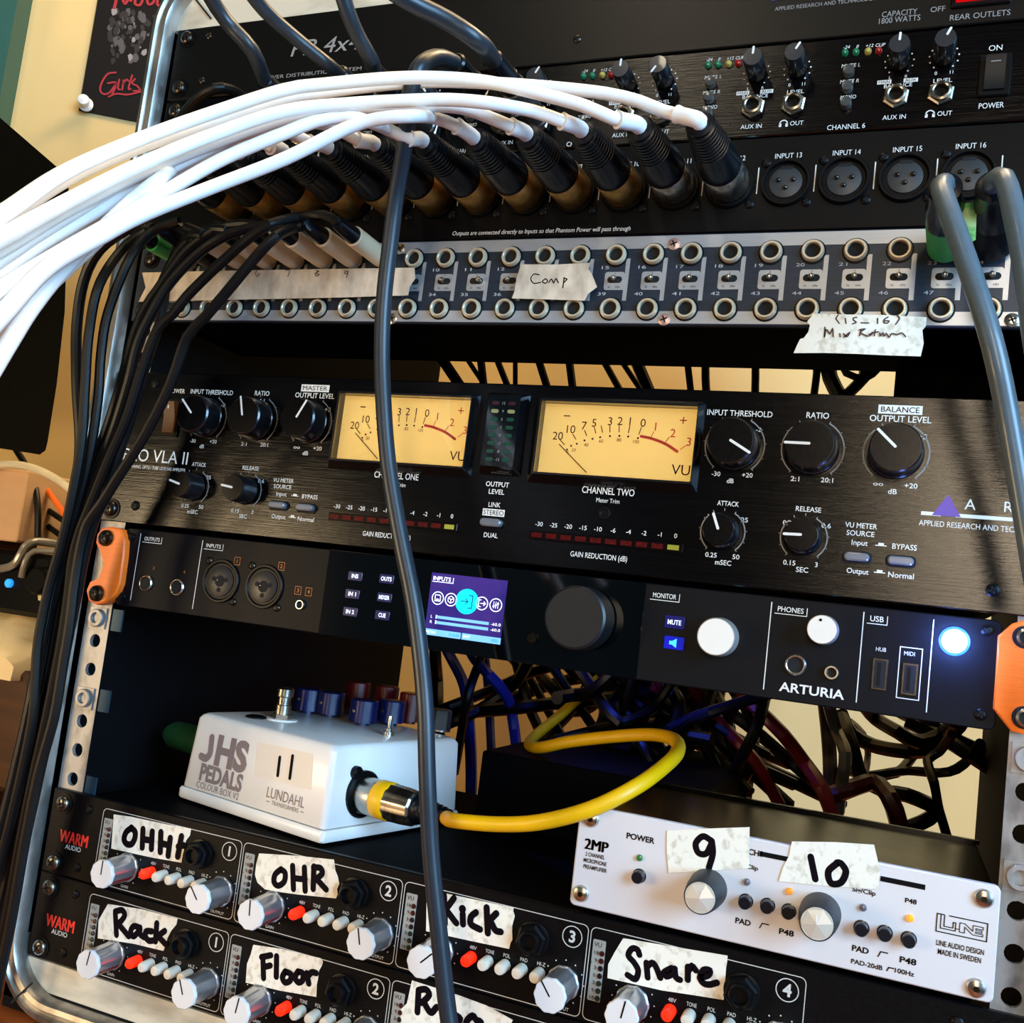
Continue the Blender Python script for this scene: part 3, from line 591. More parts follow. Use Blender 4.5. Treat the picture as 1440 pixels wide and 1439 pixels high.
# ================================================================== two channel valve compressor
vl = unit('compressor', 'black two channel compressor with two amber needle meters', 'compressor', 0, 482.6, 238.6, 324.6, BRUSH, 290)
rack_screws(vl, [(8.7, 245.5), (8.7, 318), (473.9, 245.5), (473.9, 318)])
small_screws(vl, [(25, 248.5), (25, 318), (457, 318.5), (457, 247.5)], 2.7, PLAS)
lm = MB(); hb = MB(); gr = MB()
KB = M('black_large_knob', '0f0f12', .28, coat=.35)
DIALY = M('lit_amber_dial', 'f2cf80', .55, emit='f2bc58', es=.55, var=.05, scale=(12, 12, 12)); REDL = M('red_dial_print', 'd8341c', .5)
for ch, ox in ((0, -286.3), (1, 0)):
    for x, z, r, h, ang in ((350.6, 300, 10.3, 12, (315, 120)[ch]), (383.6, 300.2, 10.3, 12, (345, 270)[ch]), (417, 300.5, 10.3, 12, (28, 314)[ch]), (349.2, 261.5, 7.0, 11, (284, 338)[ch]), (383.4, 262, 7.0, 11, (277, 268)[ch])):
        knob(vl, x + ox, z, r, h, ang, KB, INK, 1.08, 1.15, .03, .97)
        gr.arc(x + ox, z, r + 2.6, -140, -45, .55); gr.arc(x + ox, z, r + 2.6, 30, 140, .55)
        for i in range(0, 11): 
            t = math.radians(-140 + 28 * i); rr_ = r + 2.6
            gr.stroke([(x + ox + math.sin(t) * (rr_ - .2), z + math.cos(t) * (rr_ - .2)), (x + ox + math.sin(t) * (rr_ + .9), z + math.cos(t) * (rr_ + .9))], .35)
    for t, u, v, h, w in (('INPUT THRESHOLD', 1040, 582, 2.5, 28.5), ('RATIO', 1150, 585, 2.5, 9.3), ('OUTPUT LEVEL', 1266, 590, 2.6, 24), ('-30', 1007, 667, 2, 3.8), ('+20', 1051, 669, 2, 4.6), ('dB', 1027, 677, 2, 3), ('-2', 1067, 605, 1.8, 2.4),
                          ('4:1', 1150, 598, 1.9, 3.8), ('2:1', 1118, 674, 2, 3.6), ('20:1', 1163, 676, 2, 5), ('+5', 1297, 615, 2, 3.6), ('oo', 1235, 681, 1.6, 4), ('+20', 1281, 684, 2, 5), ('dB', 1255, 692, 2.1, 3.4),
                          ('ATTACK', 1024, 709, 2.1, 9.4), ('25', 1047, 732, 2, 3), ('0.25', 1000, 781, 2, 5), ('50', 1035, 784, 2, 3), ('mSEC', 1017, 792, 2.1, 7), ('1', 996, 727, 2, None),
                          ('RELEASE', 1137, 717, 2.1, 10.4), ('0.3', 1107, 736, 2, 3.6), ('0.6', 1162, 740, 2, 3.8), ('0.15', 1110, 792, 2, 5), ('3', 1148, 795, 2, None), ('SEC', 1128, 802, 2.1, 5),
                          ('VU METER', 1211, 740, 2.1, 12.6), ('SOURCE', 1210, 751, 2.1, 11), ('Input', 1209, 764, 2.1, 6.4), ('BYPASS', 1272, 770, 2.2, 9.4), ('Output', 1206, 804, 2.1, 8.6), ('Normal', 1267, 810, 2.2, 9.8)):
        x, z = qx(u, v); lm.text(t, x + ox, z, h, w=w, bold=.008)
    x, z = qx(1266, 577); lm.rect(x + ox - 8.6, x + ox + 8.6, z - 1.9, z + 1.9); hb.text(('MASTER', 'BALANCE')[ch], x + ox, z, 2.3, w=15, y=-.3)
    for u, v in ((1239, 767), (1237, 805)): 
        x, z = qx(u, v); lm.rect(x + ox - 2.2, x + ox + 2.2, z - .5, z - .1); lm.rect(x + ox - 1.1, x + ox + 1.1, z - .1, z + .8)
    for x in (405.3, 422.3):
        m = MB(); m.rings([[(a, -yy, b) for a, b in rr(x + ox - 5.4 + s, x + ox + 5.4 - s, 253.6 + s, 257.6 - s, 2, 5)] for yy, s in ((0, -.5), (.6, -.5))]); m.build('button_frame', HOLE, vl)
        m = MB(); m.panel(x + ox - 5, x + ox + 5, 254, 257.4, 0, -3.4, 1.7, .6, n=6); m.build('push_button', M('smoky_grey_button', '74767c', .2, coat=.5, var=.2), vl)
    # needle meter
    cx = 187.5 + 110 * ch
    mt_ = MB(); o_, i_ = rr(cx - 42.5, cx + 38.6, 277.2, 319, 1, 3), rr(cx - 38, cx + 37.1, 280.6, 316.4, 1, 3); o2 = rr(cx - 37, cx + 36.6, 281.6, 315.4, .6, 3)
    mt_.rings([[(x, -.05, z) for x, z in o_], [(x, -7.0, z) for x, z in i_], [(x, -7.0, z) for x, z in o2], [(x, -1.2, z) for x, z in o2]], 0, True, False)
    vm = mt_.build('needle_meter', M('black_glossy_bezel', '0a0b0d', .25, coat=.5), vl)
    m = MB(); m.rect(cx - 36.9, cx + 36.5, 281.7, 315.3, -1.3); m.build('meter_dial', DIALY, vm)
    dk_, rd = MB(), MB(); W_ = lambda u, v: ((lambda q: (q[0] - 297.5 + cx, q[2]))(at(520 + u / 3.128, 310 + v / 3.128, -1.3)))
    for t, u, v, d in (('20', 828, 950, 0), ('10', 886, 921, 0), ('7', 944, 905, 0), ('5', 988, 893, 0), ('3', 1058, 886, 0), ('2', 1102, 885, 0), ('1', 1146, 886, 0), ('0', 1203, 893, 0), ('1', 1258, 909, 1), ('2', 1334, 938, 1), ('3', 1404, 976, 1)):
        x, z = W_(u, v); (rd if d else dk_).text(t, x, z, 3.7, y=-1.4, bold=.0)
    x, z = W_(868, 862); dk_.rect(x - 1.6, x + 1.6, z - .25, z + .25, -1.4); x, z = W_(1380, 882); rd.rect(x - 1.6, x + 1.6, z - .25, z + .25, -1.4); rd.rect(x - .25, x + .25, z - 1.6, z + 1.6, -1.4)
    x, z = W_(1368, 1100); dk_.text('VU', x, z, 4.6, w=8.4, y=-1.4)
    ticks = [((838, 968), (858, 990)), ((893, 942), (908, 966)), ((945, 925), (955, 950)), ((988, 912), (995, 940)), ((1018, 905), (1024, 935)), ((1057, 904), (1057, 935)), ((1098, 903), (1097, 935)), ((1144, 905), (1138, 938)), ((1195, 912), (1184, 945))]
    for a, b in ticks: dk_.stroke([W_(*a), W_(*b)], .4, -1.4)
    for a, b in (((1250, 930), (1238, 956)), ((1318, 955), (1298, 982)), ((1392, 992), (1366, 1010))): rd.stroke([W_(*a), W_(*b)], .35, -1.4)
    dots = [(868, 1010), (886, 994), (911, 985), (945, 970), (980, 963), (1014, 956), (1057, 951), (1098, 950), (1137, 953), (1180, 960)]
    for d_ in dots: dk_.dot(*W_(*d_), .5, -1.4)
    for t, u, v in (('0', 870, 1022), ('20', 898, 1012), ('40', 952, 990), ('60', 1018, 973), ('80', 1097, 968), ('100', 1172, 976)): x, z = W_(u, v); dk_.text(t, x, z, 1.5, y=-1.4)
    rd.stroke([(p.x, p.y) for p in smooth([Vector((*W_(*q), 0)) for q in ((1194, 952), (1240, 962), (1300, 985), (1352, 1018))], 1)], 1.3, -1.42)
    dk_.build('black_scale', BINK, vm); rd.build('red_scale', REDL, vm)
    m = MB(); a, b = W_(836, 988), W_(955, 1112); m.tube([(a[0], -2.2, a[1]), (b[0], -2.2, b[1])], .25, 6, raw=True); m.build('needle', BINK, vm)
    m = MB(); m.box(cx - 36.9, cx + 36.5, -6.3, -6.0, 281.7, 315.3); m.build('meter_glass', M('clear_meter_glass', 'ffffff', .02, trans=1.0, var=.01), vm)
    lm.text(('CHANNEL ONE', 'CHANNEL TWO')[ch], cx - 2, 275.8, 3.1, w=25, bold=.01); lm.text('Meter Trim', cx - 1.6, 271.4, 2.0, w=11)
    m = MB(); m.lathe((cx - 2.5, 0, 265.6), (0, -1, 0), [(2.8, 0), (2.8, .4), (2, .5), (1.6, .1), (.1, .1)], 18); m.build('trim_hole', PLAS, vl)
    bx0 = cx - 37.5
    m = MB(); m.panel(bx0, bx0 + 72.5, 250.6, 254.8, 0, -.8, .6, .3); bar = m.build('gain_reduction_bar', M('smoky_red_black_window', '0c0406', .25, spec=.15), vl)
    for i in range(10):
        x = bx0 + 3.6 + i * 7.2; lm.text(('-30', '-25', '-20', '-15', '-10', '-6', '-4', '-2', '-1', '0')[i], x + .4, 258.0, 2.0, bold=.008)
        m = MB(); m.rect(x - 2.6, x + 2.6, 251.6, 253.8, -.95); m.build('bar_segment', M('olive_lit_segment', '8a8a30', .3, emit='8c8c2a', es=.35) if i == 9 else M('dim_red_segment', '4a0a0c', .4, spec=.1, emit='780c0c', es=.2, col2='1a0606', scale=(500, 500, 500)), bar)
    lm.text('GAIN REDUCTION (dB)', cx - 3, 245.6, 2.4, w=27, bold=.006)
# left and centre
m = MB(); a, b = qx(218, 614), qx(243, 561); m.panel(35.5, 46.5, 288.5, 309.5, 0, -1.4, 1, .4); sw = m.build('rocker_switch', PLAS, vl)
m = MB(); m.rings([[(xx, yy, zz) for zz, yy in ((290, -1.3), (308, -1.3), (307.5, -5.2), (299, -2.8), (290.5, -2.6))] for xx in (37.2, 44.8)]); m.rect(40.5, 41.3, 303.5, 306, -4.6, 1); m.build('lit_rocker', [M('amber_brown_rocker', '2e1606', .4, emit='8a4a10', es=.12, spec=.2), INK], sw)
lm.text('POWER', 41.5, 314.4, 2.4, w=10.5); lm.text('PRO VLA II', 33.4, 277, 6.8, w=45); lm.text('TWO CHANNEL OPTO / TUBE LEVELING AMPLIFIER', 33, 270.4, 1.7, w=45)
lm.text('OUTPUT', 240.5, 275.2, 2.3, w=12, bold=.01); lm.text('LEVEL', 240.5, 271.6, 2.3, w=8, bold=.01); lm.text('LINK', 240.3, 265.3, 2.2, w=6.2, bold=.01); lm.text('DUAL', 240.3, 250.6, 2.2, w=7.2, bold=.01)
lm.rect(234.6, 246, 259.8, 263.2); hb.text('STEREO', 240.3, 261.5, 2.3, w=10.4, y=-.3)
m = MB(); m.panel(234.8, 245.6, 254.6, 258.4, 0, -3.4, 1.8, .6, n=6); m.build('push_button', M('smoky_grey_button', '74767c', .2), vl)
m = MB(); o_, i_ = rr(230, 252, 279.5, 320, 1, 3), rr(233, 249.5, 283, 317.5, 1, 3); m.rings([[(x, -.05, z) for x, z in o_], [(x, -6, z) for x, z in i_]]); lb = m.build('level_window', M('glossy_dark_window', '06080c', .08, coat=.6), vl)
for i in range(8):
    for s in (-1, 1):
        m = MB(); zz = 313.5 - i * 3.9; m.prism(rr(241.2 + s * 4.2 - 1.9, 241.2 + s * 4.2 + 1.9, zz - .9, zz + .9, .8, 3), -6.0, -6.25); m.build('level_segment', (M('dim_red_window', '3a1a20', .2), M('pale_yellow_window', '8a8858', .2, emit='a8a468', es=.08))[i] if i < 2 else M('dim_green_window', '15402c', .2), lb)
m = MB()
for i, t in enumerate(('12', '9', '6', '3', '0', '-3', '-8', '-15')): m.text(t, 241.2, 313.5 - i * 3.9, 1.3, y=-6.3)
m.build('level_figures', GREY, lb)
lm.rect(428.5, 436, 275.4, 276.9); lm.rect(441.5, 464.6, 275.4, 276.9)
lm.text('A', 446.5, 281, 4.2); lm.text('R', 460.5, 281, 4.2); lm.text('T', 472, 281, 4.2); lm.text('APPLIED RESEARCH AND TECHNOLOGY', 428, 272.2, 2.2, w=48, al='l')
lm.build('printed_lettering', INK, vl); hb.build('black_lettering', BINK, vl); gr.build('dial_markings', GREY, vl)
m = MB(); m.add([(432.6, -.25, 275.6), (443.4, -.25, 275.6), (438.2, -.25, 284.4)], [(0, 1, 2)]); m.build('triangle_emblem', PURP, vl)

# ================================================================== audio interface
ar = thing('audio_interface', 'dark audio interface with blue lit screen held by orange brackets', 'audio interface', (241, 90, 193))
m = MB(); m.panel(21, 461.5, 193, 235.9, 3, 0, 3, .5); m.build('front_panel', MATTE, ar)
m = MB(); m.box(24, 458, 3.1, 180, 194, 235); m.build('chassis', BLK, ar, smoothed=False)
small_screws(ar, [(26, 231), (26, 198), (456, 231.4), (456, 198.6)], 2.3, PLAS)
lm = MB(); og = MB()
for x in (32, 74.2, 372.9, 410, 436.5): lm.stroke([(x, 196.5), (x, 233.5)], .4)
def lbl(t, x0, z, h, w):
    lm.text(t, x0, z, h, w=w, al='l', bold=.006); lm.stroke([(x0 - 1.2, z - h / 2 - 1), (x0 + w + 1.4, z - h / 2 - 1), (x0 + w + 1.4, z + h / 2 + .4)], .3)
lbl('OUTPUTS', 35, 231, 2.0, 10.5); lbl('INPUTS', 77, 231, 2.0, 9.5)
lbl('MONITOR', 321.5, 231, 2.1, 10.5); lbl('PHONES', 375.6, 231, 2.1, 10.6); lbl('USB', 412.6, 231.2, 2.2, 5.2)
x, z = qx(1141, 972); lm.text('ARTURIA', x, z, 3.6, w=26, bold=.02)
x, z = qx(1239, 914); lm.text('HUB', x, z, 1.6, w=3.9); x, z = qx(1279, 920); lm.text('MIDI', x, z, 1.6, w=4)
a, b = qx(1260, 985), qx(1299, 914); lm.stroke([(a[0], a[1] + 1), (b[0] - .4, a[1] + 1), (b[0] - .4, b[1]), (a[0], b[1])], .35, closed=True)
for t, x, z in (('1', 98.2, 224.5), ('2', 126, 224.5), ('3', 138, 213.2), ('4', 144.4, 213.2)): og.text(t, x, z, 2.0, bold=.01); og.stroke([(x - 1.8, z - 2), (x + 1.8, z - 2), (x + 1.8, z + 2), (x - 1.8, z + 2)], .25, closed=True)
for t, x, z in (('3', 44.4, 215.4), ('4', 65.2, 215.4)): og.text(t, x, z, 1.7)
lm.build('printed_lettering', INK, ar); og.build('orange_figures', M('orange_print', 'b86a28', .5), ar)
jack(ar, 41.2, 206.8, 4.4, 3.5, NICK, 1.6); jack(ar, 62.4, 206.8, 4.6, 3.5, SCRS, 1.6); jack(ar, 140.8, 206.2, 2.6, 1.7, SCRS, 1.6); jack(ar, 384.9, 208.4, 4.4, 3.4, SCRS, 1.6); jack(ar, 399.5, 207.2, 3.1, 1.9, SCRS, 2.0)
for x in (89.8, 117.3):
    z = 213
    m = MB(); m.lathe((x, 0, z), (0, -1, 0), [(11.6, 0), (11.6, .8), (11.2, 1.2), (10.2, 1.2), (9.4, .5), (.1, .45)], 32, 0); m.lathe((x, 0, z), (0, -1, 0), [(8.2, .3), (8.2, 1.0), (8, 1.1), (.1, 1.1)], 28, 1)
    m.dot(x, z, 3.1, -1.2, 2, 18); m.dot(x - 4.0, z + 1, 1.3, -1.2, 2); m.dot(x + 4.0, z + 1, 1.3, -1.2, 2); m.dot(x, z - 4.6, 1.3, -1.2, 2); m.rect(x - 4, x + 4, z + .2, z + 1.8, -1.19, 2); m.lathe((x - 1.6, -1, z + .4), (0, -1, 0), [(.7, 0), (.5, .8), (.1, 1)], 8, 3)
    m.build('combination_socket', [PLAS, M('dark_socket_insert', '1c1d20', .4), HOLE, SCRS], ar)
    small_screws(ar, [(x - 9.4, z + 10), (x + 9.4, z - 10)], 2.0, SCRW)
m = MB(); m.panel(153.3, 318, 193.2, 235.7, .05, -.25, .6, .1); gl = m.build('glass_front', GLOSS, ar)
m = MB(); sx0, sx1, sz0, sz1 = 212.2, 252, 200, 230
SCR = M('blue_violet_screen', '241a5a', .15, emit='2a2070', es=.7, col2='402a6a', scale=(60, 60, 60)); CY = M('cyan_screen_disc', '10d8f0', .2, emit='08dcf8', es=1.0); SW = M('white_screen_print', 'f0f4ff', .2, emit='f0f4ff', es=1.0); SB = M('pale_blue_screen_bar', '6aa8f0', .2, emit='7ab4f8', es=.9); SD = M('teal_screen_figures', '0a90c8', .2, emit='0890d0', es=.9); SN = M('navy_screen_print', '101850', .2, emit='101850', es=.8)
m.rect(sx0, sx1, sz0, sz1, -.4, 0)
cx, cz = 232.4, 218; m.dot(cx, cz, 6, -.46, 1, 32)
for x in (217, 224, 240.2, 247.4): m.arc(x, cz, 3.0, 0, 360, .45, -.46, 2, 24)
m.stroke([(cx - 3.4, cz), (cx + .6, cz)], .4, -.52, 5); m.stroke([(cx - .8, cz + 1.3), (cx + .6, cz), (cx - .8, cz - 1.3)], .4, -.52, 5); m.stroke([(cx + .8, cz + 3), (cx + 2.8, cz + 3), (cx + 2.8, cz - 3), (cx + .8, cz - 3)], .45, -.52, 5)
m.stroke([(215.6, cz - 1.4), (218.4, cz - 1.4), (218.4, cz + 1), (217.8, cz + 1.5), (215.6, cz + 1.5)], .4, -.46, 2, True); m.rect(216.3, 217.7, cz - 1.4, cz - .3, -.46, 2)
m.stroke([(224 + 1.7 * math.cos(math.radians(90 + 60 * i)), cz + 1.7 * math.sin(math.radians(90 + 60 * i))) for i in range(6)], .35, -.46, 2, True); m.stroke([(222.5, cz + .8), (224, cz), (225.5, cz + .8)], .35, -.46, 2); m.stroke([(224, cz), (224, cz - 1.7)], .35, -.46, 2)
m.stroke([(239.8, cz + 1.6), (238.6, cz + 1.6), (238.6, cz - 1.6), (239.8, cz - 1.6)], .4, -.46, 2); m.stroke([(239.4, cz), (242, cz)], .4, -.46, 2); m.stroke([(241.1, cz + 1), (242.1, cz), (241.1, cz - 1)], .4, -.46, 2)
for i in (-1, 0, 1): m.stroke([(247.4 + i * 1.1, cz - 1.6), (247.4 + i * 1.1, cz + 1.6)], .3, -.46, 2); m.dot(247.4 + i * 1.1, cz + i * .7, .5, -.47, 2)
m.text('INPUTS', 218, 227.4, 1.9, w=9.4, y=-.46, mat=2, bold=.02); m.stroke([(212.9, 225.8), (224, 225.8), (224, 228.4)], .35, -.46, 2)
for i, t in enumerate('LR'):
    z = 209 - i * 2.6; m.text(t, 215, z, 1.4, y=-.46, mat=2); m.rect(217.2, 217.8, z - .8, z + .9, -.46, 2); m.rect(218, 245, z - .7, z + .7, -.46, 3); m.text('-60.0', 248.6, z, 1.3, w=5, y=-.46, mat=2)
m.rect(sx0, 231.4, sz0, 203, -.46, 3); m.rect(232, sx1, sz0, 203, -.46, 3); m.text('MON', 215.6, 201.5, 1.4, w=5, y=-.52, mat=2); m.text('0.0dB', 228, 201.5, 1.5, w=5.4, y=-.52, mat=4); m.text('INT', 234.6, 201.5, 1.4, w=3.6, y=-.52, mat=2); m.text('48k', 249, 201.5, 1.5, w=4, y=-.52, mat=4)
m.build('screen', [SCR, CY, SW, SB, SD, SN], gl)
m = MB()
x, z = qx(504, 791); m.text('AUDIO', 173.4, 230.4, 3.3, w=15.6); m.text('FUSE', 188, 230.4, 3.3, w=11.6, bold=.03); m.rect(194.8, 202.3, 228.4, 232.4, -.3); m.text('RIG', 206.4, 230.4, 3.3, w=7.6, bold=.02)
m.text('16', 198.5, 230.4, 3.0, y=-.36, mat=1, bold=.02)
m.build('printed_lettering', [GREY, BINK], gl)
for i, (u, v, t) in enumerate(((500, 811, 'INS'), (496, 836, 'IN 1'), (493, 861, 'IN 2'), (544, 815, 'OUTS'), (541, 841, 'MIXER'), (538, 866, 'CUE'))):
    x, z = qx(u, v); m = MB(); m.panel(x - 4, x + 4, z - 2.2, z + 2.2, -.2, -.5, .5, .1, mat=0); m.text(t, x, z, 1.9, w={'INS': 3.8, 'CUE': 4, 'IN 1': 4.4, 'IN 2': 4.6}.get(t, 6), y=-.56, mat=1, bold=.03); m.build('soft_button', [M('navy_button_glow', '0a1040', .2, emit='0a1450', es=.25), M('white_blue_lit_print', 'd0dcff', .3, emit='d4e0ff', es=.9)], gl)
knob(ar, 291.5, 216.8, 14, 15.5, 0, M('matte_black_knob', '101316', .42), M('dark_mark', '101316', .5), 1.0, .3, .9, .95, cap=M('matte_black_cap', '14181b', .38), name='encoder_knob', n=48)
m = MB(); q = qx(749, 898); m.lathe((q[0], -.2, q[1]), (0, -1, 0), [(2.6, 0), (2.6, .8), (2.2, 1.2), (.1, 1.1)], 18); m.build('round_button', PLAS, gl)
for t, u, v, on in (('MUTE', 949, 876, 0), ('', 948, 905, 1)):
    x, z = qx(u, v); m = MB(); m.panel(x - 4.4, x + 4.4, z - 2.8, z + 2.8, .05, -.8, .6, .2, mat=0)
    if t: m.text(t, x, z, 2.0, w=6, y=-.9, mat=1, bold=.02)
    else: m.add([(x - 2, -.9, z - .8), (x - .8, -.9, z - .8), (x + 1.2, -.9, z - 2), (x + 1.2, -.9, z + 2), (x - .8, -.9, z + .8), (x - 2, -.9, z + .8)], [(0, 1, 2, 3, 4, 5)], 1)
    m.build('lit_button', [M('blue_glow_button', '0414a0', .3, emit='0412b0', es=.7) if on else M('navy_glow_button', '0a0e50', .3, emit='0a0e60', es=.4), M('cyan_lit_print', '40b8ff', .3, emit='40c0ff', es=1.2) if on else M('white_blue_lit_print', 'd0dcff', .3)], ar)
for x, z, r, h in ((352.4, 216, 8.1, 9), (394.8, 224.2, 6.0, 9)):
    m = MB(); m.lathe((x, -.4, z), (0, -1, 0), [(r * 1.04, 0), (r, 1), (r, h - .5), (r * .96, h), (.1, h)], 40, 0); k = m.build('knob', M('brushed_white_metal', 'd8d4cc', .3, .7, var=.06), ar)
    m = MB(); m.lathe((x, -.4 - h, z), (0, -1, 0), [(r * .93, 0), (r * .93, .15), (.1, .2)], 32); m.build('knob_cap', M('ivory_cap', 'f0e8dc', .45, var=.03), k)
    if r < 7: m = MB(); m.dot(x - .8, z + 3.8, .6, -h - .75); m.build('pointer', BINK, k)
m = MB(); m.lathe((444.6, 0, 225.8), (0, -1, 0), [(5.8, 0), (5.8, .5), (5, .9), (4.9, .6)], 28, 0); m.lathe((444.6, 0, 225.8), (0, -1, 0), [(4.7, 0), (4.7, 1.4), (4.2, 1.9), (.1, 2.0)], 28, 1); m.build('power_button', [M('blue_lit_ring', '3060ff', .3, emit='2850ff', es=3.0), M('white_lit_button', 'f4f6ff', .3, emit='eef2ff', es=3.0)], ar)
point('power_button_glow', (444.6, -9, 225.8), 0.14, (.13, .26, 1.0), .004)
for u, v in ((1237, 949), (1279, 956)):
    x, z = qx(u, v); m = MB(); m.panel(x - 3, x + 3, z - 6.4, z + 6.4, .05, -.5, .5, .2, mat=0); m.rect(x - 2.2, x + 2.2, z - 5.6, z + 5.6, -.55, 1); m.rect(x - 1.1, x + .3, z - 4.6, z + 4.6, -.6, 2); m.build('usb_port', [SCRW, HOLE, PLAS], ar)
# orange brackets at its two ends
lo = px([(60, 972), (66, 925), (90, 895), (140, 885), (200, 900), (222, 960), (216, 1050), (195, 1205), (172, 1262), (110, 1312), (60, 1325), (15, 1300), (4, 1250), (25, 1200), (75, 1180), (102, 1100), (98, 1070), (84, 1020)], 120, 520, 4, -4)
br = thing('mounting_bracket', 'orange curved bracket bolted to the left rail beside the audio interface', 'bracket', (10, 0, 195))
m = MB(); pp = ccw(lo); cxm = sum(p[0] for p in pp) / len(pp); czm = sum(p[1] for p in pp) / len(pp)
m.rings([[(x, 2.9, z) for x, z in pp], [(x, -3.4, z) for x, z in pp], [(x + (cxm - x) * .06, -4.2, z + (czm - z) * .04) for x, z in pp]]); m.build('plate', ORNG, br)
for u, v in ((146.5, 757), (133.5, 835)):
    q = at(u, v, -6); m = MB(); m.lathe((q[0], -4.2, q[2]), (0, -1, 0), [(4.6, 0), (4.6, .8), (4.2, 2), (2.8, 3), (.1, 3.2)], 20, 0)
    for t in (.5, .5 + math.pi / 2): m.stroke([(q[0] - 2.2 * math.cos(t), q[2] - 2.2 * math.sin(t)), (q[0] + 2.2 * math.cos(t), q[2] + 2.2 * math.sin(t))], .9, -7.45, 1)
    m.build('bolt', [SCRW, HOLE], br)
ro = px([(1440, 239), (1400, 250), (1348, 295), (1340, 430), (1330, 560), (1395, 640), (1440, 653), (1485, 640), (1490, 560), (1495, 300), (1480, 250)], 880, 780, 2.571, -4)
br = thing('mounting_bracket', 'large orange angular bracket bolted at the right end of the audio interface', 'bracket', (474, 0, 195))
m = MB(); pp = ccw(ro); cxm = sum(p[0] for p in pp) / len(pp); czm = sum(p[1] for p in pp) / len(pp)
m.rings([[(x, 2.9, z) for x, z in pp], [(x, -3.6, z) for x, z in pp], [(x + (cxm - x) * .05, -4.2, z + (czm - z) * .04) for x, z in pp]]); m.build('plate', ORNG, br)
for u, v in ((1441, 897), (1440, 1010)):
    q = at(u, v, -4); m = MB(); m.dot(q[0], q[2], 4.4, -4.3, 1, 20); m.lathe((q[0] + .6, -3, q[2]), (0, -1, 0), [(3.6, 0), (3.6, 2.6), (2.6, 3), (2, 1), (.1, 1)], 18, 0); m.build('bolt', [SCRS, HOLE], br)

